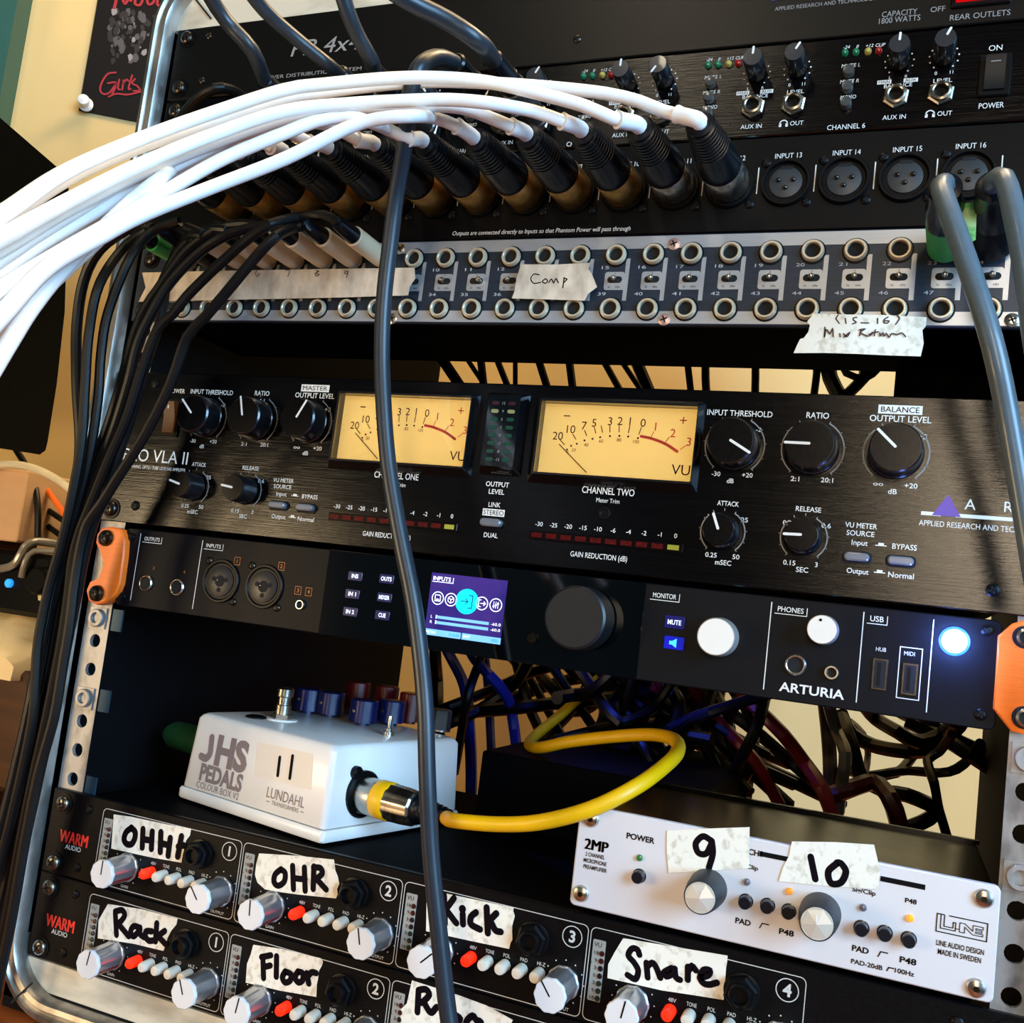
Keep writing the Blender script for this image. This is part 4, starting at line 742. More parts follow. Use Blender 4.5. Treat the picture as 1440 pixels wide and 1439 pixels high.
# ================================================================== two four channel preamplifiers
WHOLE = {0: [(0, 320), (355, 345), (45, 322), (10, 330)], 1: [(8, 335), (8, 340), (20, 330), (0, 330)]}
LEDD = M('dark_led_window', '170a0c', .2, coat=.4); LEDR = M('dark_red_led_window', '3a0d10', .2, coat=.4); LEDG = M('dark_green_led_window', '10281c', .2, coat=.4)
STRIPM = M('grey_meter_strip', '9a9890', .5, var=.05)
for row, z0, lab in ((0, 46.0, 'upper black four channel preamplifier with white knobs and tape strips OHHH, OHR, Kick, Snare'), (1, 1.2, 'lower black four channel preamplifier with tape strips Rack and Floor')):
    w = unit('preamplifier', lab, 'preamplifier', 0, 482.6, z0 - .8, z0 + 43.6, BLK, 210); w['group'] = 'four channel preamplifiers at the bottom of the rack'
    dz = -44.6 * row
    rack_screws(w, [(8.7, 82.5 + dz), (8.7, 51 + dz), (473.9, 82.5 + dz), (473.9, 51 + dz)], 4.2, M('bronze_steel_screw', '8c8272', .3, 1.0, var=.3, scale=(300, 300, 300)))
    small_screws(w, [(26.5, 82.5 + dz), (24.5, 51.5 + dz), (456, 82.5 + dz), (456, 51.5 + dz)], 2.4, PLAS)
    lm = MB(); rd = MB()
    x, z = qx(104, 1180); [rd.text('WARM', x + i * .28, z + dz, 6.2, w=19.6, bold=.0, y=-.2 - .004 * i) for i in (-1, 0, 1)]; lm.text('AUDIO', x + .6, z - 5.0 + dz, 2.4, w=11, bold=.01)
    rd.build('red_lettering', RED, w)
    proto = {}
    for c in range(4):
        X0 = 36.6 + 91.3 * c; D = (91.3 * c, 0, 0); a_g, a_o = WHOLE[row][c]
        ol = rr(X0, X0 + 90, 46.8 + dz, 85.2 + dz, 2.4, 4); lm.stroke(ol, .35, closed=True)
        lm.arc(X0 + 83, 79 + dz, 4.4, 0, 360, .4, n=28); lm.text(str(c + 1), X0 + 83, 79 + dz, 4.6, bold=.03)
        for i, t in enumerate(('48V', 'TONE', 'POL', 'PAD', 'HI-Z')): lm.text(t, X0 + 37.6 + 8.2 * i, 63.8 + dz + .15 * i, 1.6, w=(3.4, 4.2, 3.2, 3.4, 3.8)[i])
        for cx, cz in ((X0 + 21.2, 59 + dz), (X0 + 81.4, 59.5 + dz)):
            for i in range(11):
                t = math.radians(-145 + 29 * i); lm.dot(cx + 9.2 * math.sin(t), cz + 9.2 * math.cos(t), .32)
        lm.text('GAIN', X0 + 21.2, 48.6 + dz, 1.4); lm.text('OUTPUT', X0 + 81, 48.6 + dz, 1.4)
        # meter strip
        m = MB(); m.prism(rr(X0 + 1.3, X0 + 7, 55 + dz, 80.4 + dz, .5, 2), 0, -.2, 0); m.text('VU', X0 + 3.6, 78.4 + dz, 1.8, y=-.3, mat=1)
        for i, t in enumerate(('18', '9', '3', '0', '3', '9', '18')): m.text(t, X0 + 3.3, 75 - 3.1 * i + dz, 1.5, w=1.9 if len(t) > 1 else 1, y=-.3, mat=1)
        m.text('+', X0 + .9 + .6, 70.6 + dz, 1, y=-.3, mat=1); m.text('-', X0 + 1.6, 67 + dz, 1, y=-.3, mat=1)
        ms = m.build('meter_strip', [STRIPM, BINK], w)
        for i in range(7):
            m = MB(); m.lathe((X0 + 5.7, -.15, 75 - 3.1 * i + dz), (0, -1, 0), [(1.2, 0), (1.2, .25), (.9, .7), (.1, .8)], 14); m.build('meter_led', (LEDR, LEDR, LEDD, LEDD, LEDG, LEDG, LEDG)[i], ms)
        # gain and output knobs
        for kx, kz, ang, tip in ((X0 + 21.0, 58.4 + dz, a_g, 1), (X0 + 81.2, 59 + dz, a_o, 0)):
            m = MB(); m.lathe((kx, 0, kz), (0, -1, 0), [(7.5, 0), (7.5, 1.0), (6.9, 1.4), (6.7, 16.8)], 40, 0, .035)
            k = m.build('knob', CHRO, w)
            m = MB(); m.lathe((kx, -16.6, kz), (0, -1, 0), [(7.1, 0), (7.1, 1.6), (6.8, 2.0), (.1, 2.05)], 40, 0, .04); m.build('knob_cap', WKNOB, k, ang=50)
            a = math.radians(ang); m = MB(); m.stroke([(kx, kz), (kx + 6.6 * math.sin(a), kz + 6.6 * math.cos(a))], .7, -18.75); m.build('pointer', BINK, k)
            if tip: m = MB(); m.rings([[(kx + 6.95 * math.cos(t), y, kz + 6.95 * math.sin(t)) for t in (-.75, -.6, -.45)] + [(kx + 6.6 * math.cos(t), y, kz + 6.6 * math.sin(t)) for t in (-.45, -.75)] for y in (-2, -16)]); m.build('red_stripe', M('dull_red_stripe', '7a1c1e', .4), k)
        # push buttons
        for i in range(5):
            m = MB(); bx = X0 + 37.2 + 8.2 * i; bz = 59.4 + dz + .25 * i
            m.lathe((bx, 0, bz), (0, -1, 0), [(2.7, 0), (2.6, 6.2), (2.2, 7.2), (.1, 7.5)], 20); m.build('push_button', LRED if i == 0 else WBTN, w, 'red lit push button' if i == 0 else None)
        # hex nut socket
        m = MB(); jx, jz = X0 + 65.4, 74.2 + dz
        m.lathe((jx, 0, jz), (0, -1, 0), [(7.6, 0), (7.4, .8), (6.8, 1.0)], 28, 0); m.lathe((jx, -.9, jz), (0, -1, 0), [(7.2, 0), (7.2, 3), (6.2, 4.0), (4.6, 4.0)], 6, 0, tw=.3)
        m.lathe((jx, -1, jz), (0, -1, 0), [(4.6, 0), (4.6, 5.6), (4.2, 6.2), (3.5, 6.2), (3.2, 5.4), (3.2, .5), (.1, .4)], 24, 0); m.dot(jx, jz, 3.2, -1.6, 1, 20)
        m.build('jack_socket', [PLAS, HOLE], w)
    lm.build('printed_lettering', M('soft_white_print', 'cfccc4', .5), w)
    if row == 0:
        tape(w, px([(680, 195), (780, 208), (1000, 255), (1140, 280), (1133, 320), (1110, 350), (1095, 420), (1082, 482), (900, 450), (665, 398)], 0, 1100, 4.235), 'masking tape strip reading OHHH',
             hw([[(785, 275), (755, 300), (742, 340), (755, 368), (785, 372), (805, 340), (808, 300), (785, 273)], [(855, 282), (850, 392)], [(910, 297), (905, 400)], [(853, 342), (908, 350)], [(962, 300), (958, 418)], [(1018, 335), (1005, 440)], [(960, 365), (1010, 378)], [(1085, 325), (1062, 445)], [(1066, 385), (1098, 378)]], 0, 1100, 4.235), 3.4)
        tape(w, px([(275, 88), (500, 102), (720, 125), (728, 190), (742, 225), (752, 270), (738, 300), (742, 330), (733, 356), (500, 332), (400, 318), (310, 302), (265, 262), (250, 215), (258, 150)], 300, 1180, 4.235), 'masking tape strip reading OHR',
             hw([[(405, 182), (370, 215), (365, 260), (390, 280), (425, 255), (430, 205), (405, 182)], [(475, 162), (480, 300)], [(545, 172), (550, 310)], [(478, 235), (550, 242)], [(602, 165), (598, 300)], [(600, 170), (640, 175), (652, 205), (628, 230), (604, 240)], [(618, 240), (675, 302)]], 300, 1180, 4.235), 3.0)
        tape(w, px([(195, 152), (500, 215), (780, 275), (778, 300), (788, 330), (770, 400), (772, 490), (760, 510), (750, 552), (500, 500), (190, 432)], 560, 1220, 4.8), 'masking tape strip reading Kick',
             hw([[(312, 190), (318, 382)], [(378, 210), (324, 285)], [(324, 285), (395, 378)], [(438, 315), (440, 385)], [(436, 282)], [(528, 305), (495, 335), (495, 385), (555, 420)], [(600, 272), (608, 445)], [(665, 312), (618, 362)], [(630, 370), (660, 425), (695, 436)]], 560, 1220, 4.8), 3.0)
        tape(w, px([(255, 180), (600, 238), (915, 290), (912, 330), (905, 370), (898, 470), (890, 570), (700, 540), (500, 510), (155, 432), (160, 345), (200, 270)], 820, 1280, 4.5), 'masking tape strip reading Snare',
             hw([[(358, 285), (345, 252), (312, 245), (288, 288), (325, 335), (350, 385), (332, 438), (282, 412)], [(402, 335), (410, 428)], [(406, 360), (438, 335), (462, 360), (490, 430)], [(562, 368), (515, 395), (528, 420), (560, 408), (582, 372)], [(580, 375), (590, 428), (615, 442)], [(665, 360), (664, 442)], [(668, 385), (690, 355), (715, 382)], [(740, 430), (795, 412), (802, 382), (765, 380), (742, 425), (762, 462), (800, 472), (848, 460)]], 820, 1280, 4.5), 2.6)
    else:
        tape(w, px([(645, 728), (850, 760), (1060, 815), (1052, 850), (1020, 890), (1000, 930), (990, 970), (975, 1007), (800, 965), (585, 932), (590, 825)], 0, 1100, 4.235), 'masking tape strip reading Rack',
             hw([[(690, 780), (697, 912)], [(690, 772), (730, 765), (746, 795), (722, 832), (702, 842)], [(705, 842), (770, 920)], [(836, 868), (800, 860), (782, 892), (798, 920), (830, 892)], [(838, 868), (838, 905), (862, 926)], [(908, 890), (876, 890), (870, 920), (890, 945), (915, 945)], [(938, 842), (930, 950)], [(985, 888), (945, 918)], [(945, 918), (990, 966)]], 0, 1100, 4.235), 3.2)
        tape(w, px([(240, 632), (400, 655), (640, 712), (655, 730), (650, 752), (630, 790), (625, 835), (618, 870), (615, 942), (400, 905), (195, 857), (203, 745), (225, 690)], 300, 1180, 4.235), 'masking tape strip reading Floor',
             hw([[(298, 702), (302, 830)], [(290, 705), (345, 694)], [(300, 765), (342, 755)], [(380, 700), (378, 822)], [(432, 790), (415, 825), (430, 855), (460, 845), (466, 808), (432, 790)], [(508, 790), (490, 825), (510, 855), (535, 842), (536, 802), (508, 790)], [(560, 800), (572, 862)], [(565, 822), (590, 795), (616, 800)]], 300, 1180, 4.235), 3.0)
        tape(w, px([(95, 765), (400, 862), (600, 935), (775, 1032), (740, 1110), (700, 1170), (300, 1130), (20, 1060), (15, 965), (60, 920), (70, 880)], 560, 1220, 4.8), 'masking tape strip reading Room, cut off by the bottom of the picture',
             hw([[(140, 830), (132, 978)], [(140, 830), (188, 825), (212, 860), (178, 902), (158, 914)], [(176, 912), (222, 980), (262, 945)], [(330, 1000), (315, 1040), (345, 1060), (380, 1030), (360, 1000), (330, 1000)], [(395, 1000), (420, 1022), (405, 1050), (380, 1035)], [(460, 1090), (465, 1040), (505, 1003), (530, 1030), (560, 1045), (565, 1095)]], 560, 1220, 4.8), 3.0)

# ================================================================== silver two channel preamplifier
SILP = M('silver_anodised_panel', 'e6e2e2', .42, .25, var=.03, scale=(20, 20, 20))
mp2 = thing('microphone_preamplifier', 'small silver two channel preamplifier with tape labels 9 and 10 and a black lid', 'preamplifier', (383, 45, 90))
m = MB(); m.panel(300, 467.3, 93, 135.8, 0, -3, 2.4, .5, n=6); m.build('front_panel', SILP, mp2)
m = MB(); m.panel(302.5, 465, 93.6, 134.8, 92, .1, 1, .4); m.box(302.5, 466, 92, 95, 134.8, 136.6); m.build('case', GLOSS2, mp2)
m = MB()
for x in (315, 452):
    for y in (12, 80): m.lathe((x, y, 93.5), (0, 0, -1), [(5, 0), (5, 3.6), (4, 3.9)], 16)
m.build('rubber_foot', PLAS, mp2)
for x, z in ((305.6, 130.6), (304.8, 98.6), (461.6, 130.4), (461.2, 97.4)):
    m = MB(); m.lathe((x, -3, z), (0, -1, 0), [(3.6, 0), (3.6, .4), (3.0, 1.4), (1.6, 1.9), (.1, 1.95)], 22, 0); m.dot(x, z, 1.2, -5.02, 1, 6); m.build('panel_screw', [SCRS, SCRW], mp2)
lm = MB(); Y3 = -3.2
def lt(t, u, v, h, w=None, bold=.02, al='c'):
    q = at(u, v, -3); lm.text(t, q[0], q[2], h, w=w, y=Y3, bold=bold, al=al)
for i in (-1, 0, 1): lt('2MP', 839 + i * .9, 1190, 4.4, 10.4, 0)
for i, t in enumerate(('2 CHANNEL', 'MICROPHONE', 'PREAMPLIFIER')): lt(t, 837, 1204 + 9 * i, 1.6, (8.6, 10.4, 10.6)[i], .02)
lt('POWER', 901, 1179.5, 2.3, 12.4, .03); lt('PAD', 1045, 1297, 2.1, 6.2, .03); lt('P48', 1106, 1312, 2.1, 5.8, .03); lt('PAD', 1210, 1336, 2.1, 6.2, .03); lt('P48', 1277, 1352, 2.1, 6, .03)
lt('PAD-20dB', 1219, 1357, 1.7, 11.6, .02); lt('100Hz', 1272, 1368, 1.7, 7, .02); lt('Sig/Clip', 1051, 1219, 1.7, 8.8, .02); lt('Sig/Clip', 1215, 1254, 1.7, 8.8, .02); lt('P48', 1281, 1268, 1.7, 4.2, .03); lt('P48', 1111, 1232, 1.7, 4.2, .03); lt('CH1', 1062, 1200, 2.2, 5.6, .03); lt('CH2', 1223, 1234, 2.2, 5.6, .03)
q5 = lambda u, v: (lambda q: (q[0], q[2]))(at(u, v, -3))
for u, v, s in ((1074, 1303, 1), (1241, 1343, 1), (1251.5, 1364, .7)):
    x, z = q5(u, v); lm.stroke([(x - 1.6 * s, z - 1.2 * s), (x - .7 * s, z + .9 * s), (x + 2 * s, z + .9 * s)], .45, Y3)
a = q5(1068, 1201); b = q5(1108, 1210); lm.rect(a[0], b[0] + 6, a[1] - 1.0, a[1] + 1.0, Y3); a = q5(1238, 1236); b = q5(1301, 1251); lm.rect(a[0], b[0], a[1] - 1.0, a[1] + 1.0, Y3)
xa, za = q5(1318, 1287); xb, zb = q5(1387, 1329); za = q5(1318, 1285)[1]
lm.stroke([(xa + 2.6, za), (xa, za), (xa, zb + 1), (xb, zb + 1), (xb, za), (xa + 4.2, za)], .4, Y3)
lx = lambda f: xa + (xb - xa) * f
lz = lambda f: zb + 1 + (za - zb - 1) * f
lm.stroke([(lx(.08), lz(1)), (lx(.08), lz(.22)), (lx(.38), lz(.22)), (lx(.38), lz(.68)), (lx(.33), lz(.68)), (lx(.33), lz(.36)), (lx(.15), lz(.36)), (lx(.15), lz(1))], .35, Y3)
lm.stroke([(lx(.38), lz(.36)), (lx(.46), lz(.36)), (lx(.46), lz(.22)), (lx(.56), lz(.22)), (lx(.56), lz(.55)), (lx(.72), lz(.22)), (lx(.92), lz(.22)), (lx(.92), lz(.34)), (lx(.78), lz(.34)), (lx(.78), lz(.42)), (lx(.9), lz(.42)), (lx(.9), lz(.52)), (lx(.78), lz(.52)), (lx(.78), lz(.6)), (lx(.92), lz(.6)), (lx(.92), lz(.74)), (lx(.72), lz(.74)), (lx(.72), lz(.42)), (lx(.56), lz(.74)), (lx(.46), lz(.74)), (lx(.46), lz(.36))], .3, Y3)
lt('LINE AUDIO DESIGN', 1350, 1333, 1.9, 16.6, .02); lt('MADE IN SWEDEN', 1349, 1345, 1.9, 15, .02)
lm.build('printed_lettering', BINK, mp2)
q = q5(897, 1235); 
def btn(u, v, y=-7):
    q = at(u, v, y); m = MB(); m.lathe((q[0], -2.9, q[2]), (0, -1, 0), [(3.0, 0), (3.0, .5), (2.6, .6), (2.6, 4.2), (2.3, 4.7), (.1, 4.7)], 22); m.build('push_button', M('black_satin_button', '0c0f18', .3, coat=.3), mp2)
for u, v in ((896, 1235), (1047, 1271), (1078, 1277), (1108, 1285), (1211, 1309), (1244, 1316), (1278, 1325)): btn(u, v)
for u, v, mt_, lab in ((899.5, 1207, M('green_led', '1c6a34', .2, emit='1c7a34', es=.15, coat=.4), 'green power light'), (1050.6, 1241, M('grey_led', '6a6268', .25, coat=.4), None), (1110.5, 1254, M('orange_led', 'd88a28', .25, emit='e08a20', es=.5), 'orange lit light'), (1214, 1277, M('grey_led', '6a6268', .25), None), (1280, 1292, M('bright_orange_led', 'f09a28', .25, emit='f0921c', es=.8), 'orange lit light')):
    x, z = q5(u, v); m = MB(); m.lathe((x, -3, z), (0, -1, 0), [(1.45, 0), (1.45, .6), (1.1, 1.3), (.1, 1.6)], 16); m.build('indicator_led', mt_, mp2, lab)
FACET = M('cream_faceted_cap', 'd8d0c0', .38, .3, var=.04)
for i, (x, z, ang) in enumerate(((358.6, 112.2, 18), (403.6, 112.2, 355))):
    m = MB(); m.lathe((x, -3, z), (0, -1, 0), [(8.0, 0), (8.0, 1), (7.6, 9), (6.7, 17), (6.4, 17.6), (.1, 17.6)], 36, 0); k = m.build('knob', M('charcoal_soft_knob', '26282a', .55, bump=.1), mp2)
    m = MB(); rg = circ(x, z, 6.1, 6, .3); m.rings([[(a, -20.6, b) for a, b in circ(x, z, 6.1, 30)], [(a, -20.9, b) for a, b in circ(x, z, 6.0, 30)]], 0, True, True); m.add([(x, -22.1, z)] + [(a, -21.0, b) for a, b in circ(x, z, 5.9, 6, .2)], [(0, 1 + j, 1 + (j + 1) % 6) for j in range(6)]); m.build('knob_cap', FACET, k, ang=4)
    a = math.radians(ang); m = MB(); m.stroke([(x + math.sin(a) * .6, z + math.cos(a) * .6), (x + math.sin(a) * 3.6, z + math.cos(a) * 3.6)], .4, -22.2); m.build('pointer', INK, k)
tape(mp2, px([(345, 85), (480, 78), (598, 74), (598, 140), (596, 200), (470, 208), (350, 215), (344, 150)], 780, 1130, 2.182, -3.5), 'masking tape piece reading 9',
     hw([[(487, 112), (460, 98), (438, 120), (446, 148), (470, 150), (487, 118)], [(487, 112), (490, 150), (478, 194)]], 780, 1130, 2.182), 2.6, -3.6)
tape(mp2, px([(728, 118), (860, 120), (980, 128), (990, 170), (998, 215), (992, 265), (840, 255), (688, 240), (700, 200), (720, 160)], 780, 1130, 2.182, -3.5), 'masking tape piece reading 10',
     hw([[(788, 160), (802, 228)], [(870, 178), (842, 205), (850, 240), (880, 238), (895, 205), (880, 180), (868, 178)]], 780, 1130, 2.182), 2.6, -3.6)

# ================================================================== white effects pedal
PX, PY, PZ = 55.8, 33.5, 90.6
pa_ = math.atan2(7.4 - 33.5, 167.4 - 55.8); pc, psn = math.cos(pa_), math.sin(pa_); PWD, PDP, PHT, TP = 114.6, 112.0, 47.5, .055
def pf(x, y, z): return (PX + x * pc - y * psn, PY + x * psn + y * pc, PZ + z)
def pinv(p): dx, dy = p[0] - PX, p[1] - PY; return (dx * pc + dy * psn, -dx * psn + dy * pc, p[2] - PZ)
ped = thing('effects_pedal', 'white enamelled effects pedal with blue knobs sitting on the upper preamplifier', 'effects pedal', pf(57, 56, 0))
m = MB(xf=pf); rs = []
for z, i, r in ((6.5, 1.5, 3), (7, 1.2, 3.4), (PHT - 3, 1.2 + TP * (PHT - 10), 3.4), (PHT - 1, 1.8 + TP * PHT, 4), (PHT, 3.6 + TP * PHT, 4)): rs.append([(x, y, z) for x, y in rr(i, PWD - i, i, PDP - i, r, 5)])
m.rings(rs); m.build('enclosure', WENAM, ped)
m = MB(xf=pf); m.rings([[(x, y, z) for x, y in rr(i, PWD - i, i, PDP - i, 2.5, 5)] for z, i in ((0, .6), (1, 0), (5, 0), (6, .6))]); m.build('base_plate', WENAM, ped)
fy = lambda z: 1.2 + TP * max(0, z - 7)
fxf = lambda x, y, z: pf(x, fy(z) + y, z)
def pl(u, v):                                     # front-face coordinates of a marking
    y = 20.0
    for _ in range(6): q = pinv(at(u, v, y)); tgt = pf(q[0], fy(q[2]), q[2]); y = tgt[1]
    q = pinv(at(u, v, y)); return q[0], q[2]
pr_ = MB(xf=fxf); pg = MB(xf=fxf)
for t, u, v, h, w, b in (('HS', 326.5, 1061, 14.6, 26, .05), ('PEDALS', 311, 1094, 8.4, 35, .04)): x, z = pl(u, v); pg.text(t, x, z, h, w=w, y=-.25, bold=b)
pg.stroke([(p.x, p.y) for p in smooth([Vector((*pl(u, v), 0)) for u, v in ((298.5, 1038), (297, 1052), (295.5, 1061), (290, 1067), (283, 1064))], 1)], 4.0, -.25)
x, z = pl(306, 1112); pg.text('COLOUR BOX V2', x, z, 3.4, w=35, y=-.25, bold=-.004)
x, z = pl(402, 1122); pg.text('LUNDAHL', x, z, 5.2, w=28, y=-.25, bold=.0); x, z = pl(401, 1135); pg.text('TRANSFORMERS', x, z, 2.1, w=20, y=-.25); pg.rect(x - 14, x - 11.4, z - .2, z + .2, -.25); pg.rect(x + 11.4, x + 14, z - .2, z + .2, -.25)
pg.build('printed_lettering', M('taupe_grey_print', '86787a', .5, var=.05), ped)
m = MB(xf=fxf); c_ = [pl(*q) for q in ((363, 1044), (441, 1061), (438, 1112), (359, 1092))]; m.add([(a, -.12, b) for a, b in c_], [(0, 1, 2, 3)]); tp = m.build('tape_label', M('cream_clear_tape', 'ece4d8', .35, var=.04), ped, 'pale tape patch with two pen strokes reading 11')
m = MB(xf=fxf)
for a, b in (((394, 1066), (391, 1091)), ((412, 1064), (408, 1095))): m.stroke([pl(*a), pl(*b)], 2.0, -.3)
m.build('handwriting', PEN, tp)
ZT_ = PZ + PHT
def topxy(u, v): return pinv(atz(u, v, ZT_))[:2]
# footswitch
x, y = topxy(396, 1013)
m = MB(xf=pf); m.lathe((x, y, PHT), (0, 0, 1), [(9, 0), (9, .8), (7.4, 1)], 24, 1); m.lathe((x, y, PHT + .8), (0, 0, 1), [(6.4, 0), (6.4, 2.6), (4.4, 2.8)], 6, 0); m.lathe((x, y, PHT + 3), (0, 0, 1), [(4.6, 0), (4.6, 5.5), (3.8, 5.8), (3.8, 10), (4.8, 10.6), (4.8, 14.6), (4, 15.4), (.1, 15.6)], 24, 0); m.build('footswitch', [NICK, WENAM], ped)
x, y = topxy(360, 1010); m = MB(xf=pf); m.lathe((x, y, PHT), (0, 0, 1), [(6, 0), (6, .8), (4, 1.4), (.1, 1.4)], 20); m.build('indicator_bezel', PLAS, ped)
def pk(u, v, r, h, mat, lab=None, dot=True, y0=None):
    x, y = topxy(u, v)
    m = MB(xf=pf); m.lathe((x, y, PHT), (0, 0, 1), [(r * .5, 0), (r * .5, 1.5), (r, 1.8), (r * .98, h - .6), (r * .9, h), (.1, h)], 24, 0, .06); k = m.build('knob', mat, ped, lab)
    if dot: m = MB(xf=pf); m.lathe((x - .5, y - r * .93, PHT + h * .55), (0, -1, 0), [(1.0, 0), (1.0, .6), (.1, .7)], 12); m.build('pointer', NICK, k)
for u, v in ((432, 1003), (463, 1008), (509, 1020), (548, 1020)): pk(u, v, 8.5, 15, BLUEK)
for u, v in ((500, 1000), (540, 1006), (575, 1018)): pk(u, v, 8, 19, M('shaded_red_knob', '5a0a0e', .35), 'red knob', False)  # red lowered in colour to carry the shade over the pedal top
x, y = topxy(617, 1028); m = MB(xf=pf); m.lathe((x, y, PHT), (0, 0, 1), [(7, 0), (7, 1)], 20, 1); m.lathe((x, y, PHT + 1), (0, 0, 1), [(7, 0), (7, 11), (6.2, 12), (.1, 12)], 6, 0); m.build('hex_knob', [M('charcoal_soft_knob', '26282a', .55), NICK], ped)
x, y = topxy(546, 1035); m = MB(xf=pf); m.lathe((x, y, PHT), (0, 0, 1), [(3.2, 0), (3.2, 2.4), (2, 2.6), (2, 4), (1.1, 4.2), (1.3, 9), (1.0, 11), (.1, 11.2)], 14); m.build('toggle_switch', SCRS, ped)
# socket on its right side
XJ = pinv(at(505, 1119, 30)); sy, sz = 27.0, XJ[2]
sxx = PWD - 1.2 - TP * (sz - 7) 
m = MB(xf=pf); m.lathe((sxx, sy, sz), (1, 0, 0), [(12.2, -.5), (12.2, 1.6), (11.4, 2.4), (9.8, 2.4), (9.8, .4), (.1, .3)], 30); m.lathe((sxx, sy - 7, sz + 11.5), (1, 0, 0), [(3.4, -.5), (3.4, 2), (2.6, 3), (.1, 3)], 14); m.build('output_socket', PLAS, ped)
yc = thing('audio_cable', 'yellow cable with a nickel plug looping from the white pedal over the silver preamplifier', 'cable', pf(sxx + 30, sy, sz - 12))
m = MB(xf=pf); m.lathe((sxx + .5, sy, sz), (1, 0, 0), [(9.4, 0), (9.4, 11.5), (9.0, 12), (9.0, 12.2)], 30, 0); m.lathe((sxx + 12.4, sy, sz), (1, 0, 0), [(9.6, 0), (9.8, .6), (9.8, 8), (9.4, 8.6)], 30, 1); m.lathe((sxx + 20.6, sy, sz), (1, 0, 0), [(9.0, 0), (9.4, .5), (9.2, 10), (8.6, 16), (7.6, 17)], 48, 2, .04)
pg_ = m.build('plug', [NICK, YELC, NICK], yc)
m = MB(xf=pf); m.lathe((sxx + 37, sy, sz), (1, 0, 0), [(7.4, 0)] + [(7.2 - .18 * i - (.5 if i % 2 else 0), 1.4 * i + .6) for i in range(14)] + [(4.4, 20.6)], 24); m.build('boot', BOOT, yc)
b0 = pf(sxx + 56, sy, sz)
pts = [b0] + at3([(640, 1155, 4), (700, 1160, 0), (760, 1157, -4), (830, 1139, -6), (890, 1110, 2), (930, 1082, 25), (953, 1058, 55), (948, 1041, 85), (915, 1034, 104), (860, 1037, 116), (800, 1044, 128), (762, 1052, 142), (745, 1050, 165), (752, 1036, 195), (795, 1000, 235), (852, 945, 275), (915, 880, 310), (960, 830, 330)])
MB().tube(pts, 3.55, 12).build('cord', YELC, yc)
m = MB(xf=pf); gq = pinv(at(262, 1043, 60)); m.lathe((2.0 + TP * 20, 24, 27), (-1, -.05, 0), [(6.5, 0), (6.5, 14), (8.6, 14.5), (8.0, 40), (5, 46)], 20, 0); gp_ = m.build('jack_plug', M('dark_green_tape', '0d4a22', .6, var=.2)); tag(gp_, 'green taped plug in the left side of the white pedal', 'plug')
# black boxes behind
m = MB(); m.panel(199, 336, 90.2, 132, 300, 125, 2, 1); tag(m.build('power_supply', CHAS), 'low black box behind the white pedal under the yellow loop', 'power supply')
m = MB(); m.panel(412, 472, 325.2, 394, 190, 80, 2, 1); o = m.build('adapter_box', CHAS); tag(o, 'black adapter box on the right end of the compressor', 'adapter')

# ================================================================== white microphone cables
def interp(x, xs, ys):
    if x <= xs[0]: return ys[0]
    for i in range(len(xs) - 1):
        if x <= xs[i + 1]: return ys[i] + (ys[i + 1] - ys[i]) * (x - xs[i]) / (xs[i + 1] - xs[i])
    return ys[-1]
yd = lambda u: interp(u, [-60, 0, 150, 300, 480, 700, 900], [-245, -230, -168, -124, -98, -84, -74])
WP_ = {12: ([(933, 157), (898, 143), (851, 132), (780, 124), (700, 118), (619, 115), (546, 119), (458, 130), (400, 140), (300, 174), (200, 206), (100, 249), (0, 312)], 14),
       11: ([(862, 167), (820, 149), (750, 130), (686, 116), (619, 110), (546, 111), (458, 119), (400, 127), (300, 159), (200, 195), (93, 242), (0, 304)], -2),
       10: ([(790, 171), (750, 157), (691, 146), (633, 141), (575, 142), (487, 147), (400, 157), (300, 190), (200, 231), (100, 281), (0, 336)], -6),
       9: ([(718, 178), (677, 161), (648, 152), (610, 149), (560, 150), (487, 154), (400, 168), (300, 202), (200, 243), (100, 292), (0, 350)], 6),
       8: ([(642, 178), (610, 166), (575, 164), (531, 168), (487, 181), (400, 224), (300, 263), (200, 303), (143, 333), (67, 377), (0, 447)], -12),
       7: ([(575, 195), (546, 183), (520, 172), (487, 165), (444, 171), (400, 188), (367, 201), (300, 231), (200, 290), (100, 347), (0, 408)], -3),
       6: ([(502, 197), (467, 178), (429, 171), (380, 173), (320, 189), (250, 220), (150, 272), (60, 325), (0, 364)], 10),
       5: ([(435, 201), (414, 190), (380, 183), (330, 193), (260, 226), (160, 275), (60, 335), (0, 376)], 18),
       4: ([(380, 207), (350, 196), (300, 208), (220, 248), (130, 300), (50, 348), (0, 386)], 12),
       3: ([(330, 214), (310, 209), (270, 227), (200, 267), (120, 312), (50, 355), (0, 394)], 24),
       2: ([(285, 226), (262, 226), (230, 248), (180, 288), (130, 337), (83, 385), (43, 435), (13, 482), (-10, 520)], 2),
       1: ([(240, 234), (222, 244), (190, 280), (140, 336), (90, 382), (40, 430), (-5, 476)], 16)}
ordn = ['', 'first', 'second', 'third', 'fourth', 'fifth', 'sixth', 'seventh', 'eighth', 'ninth', 'tenth', 'eleventh', 'twelfth']
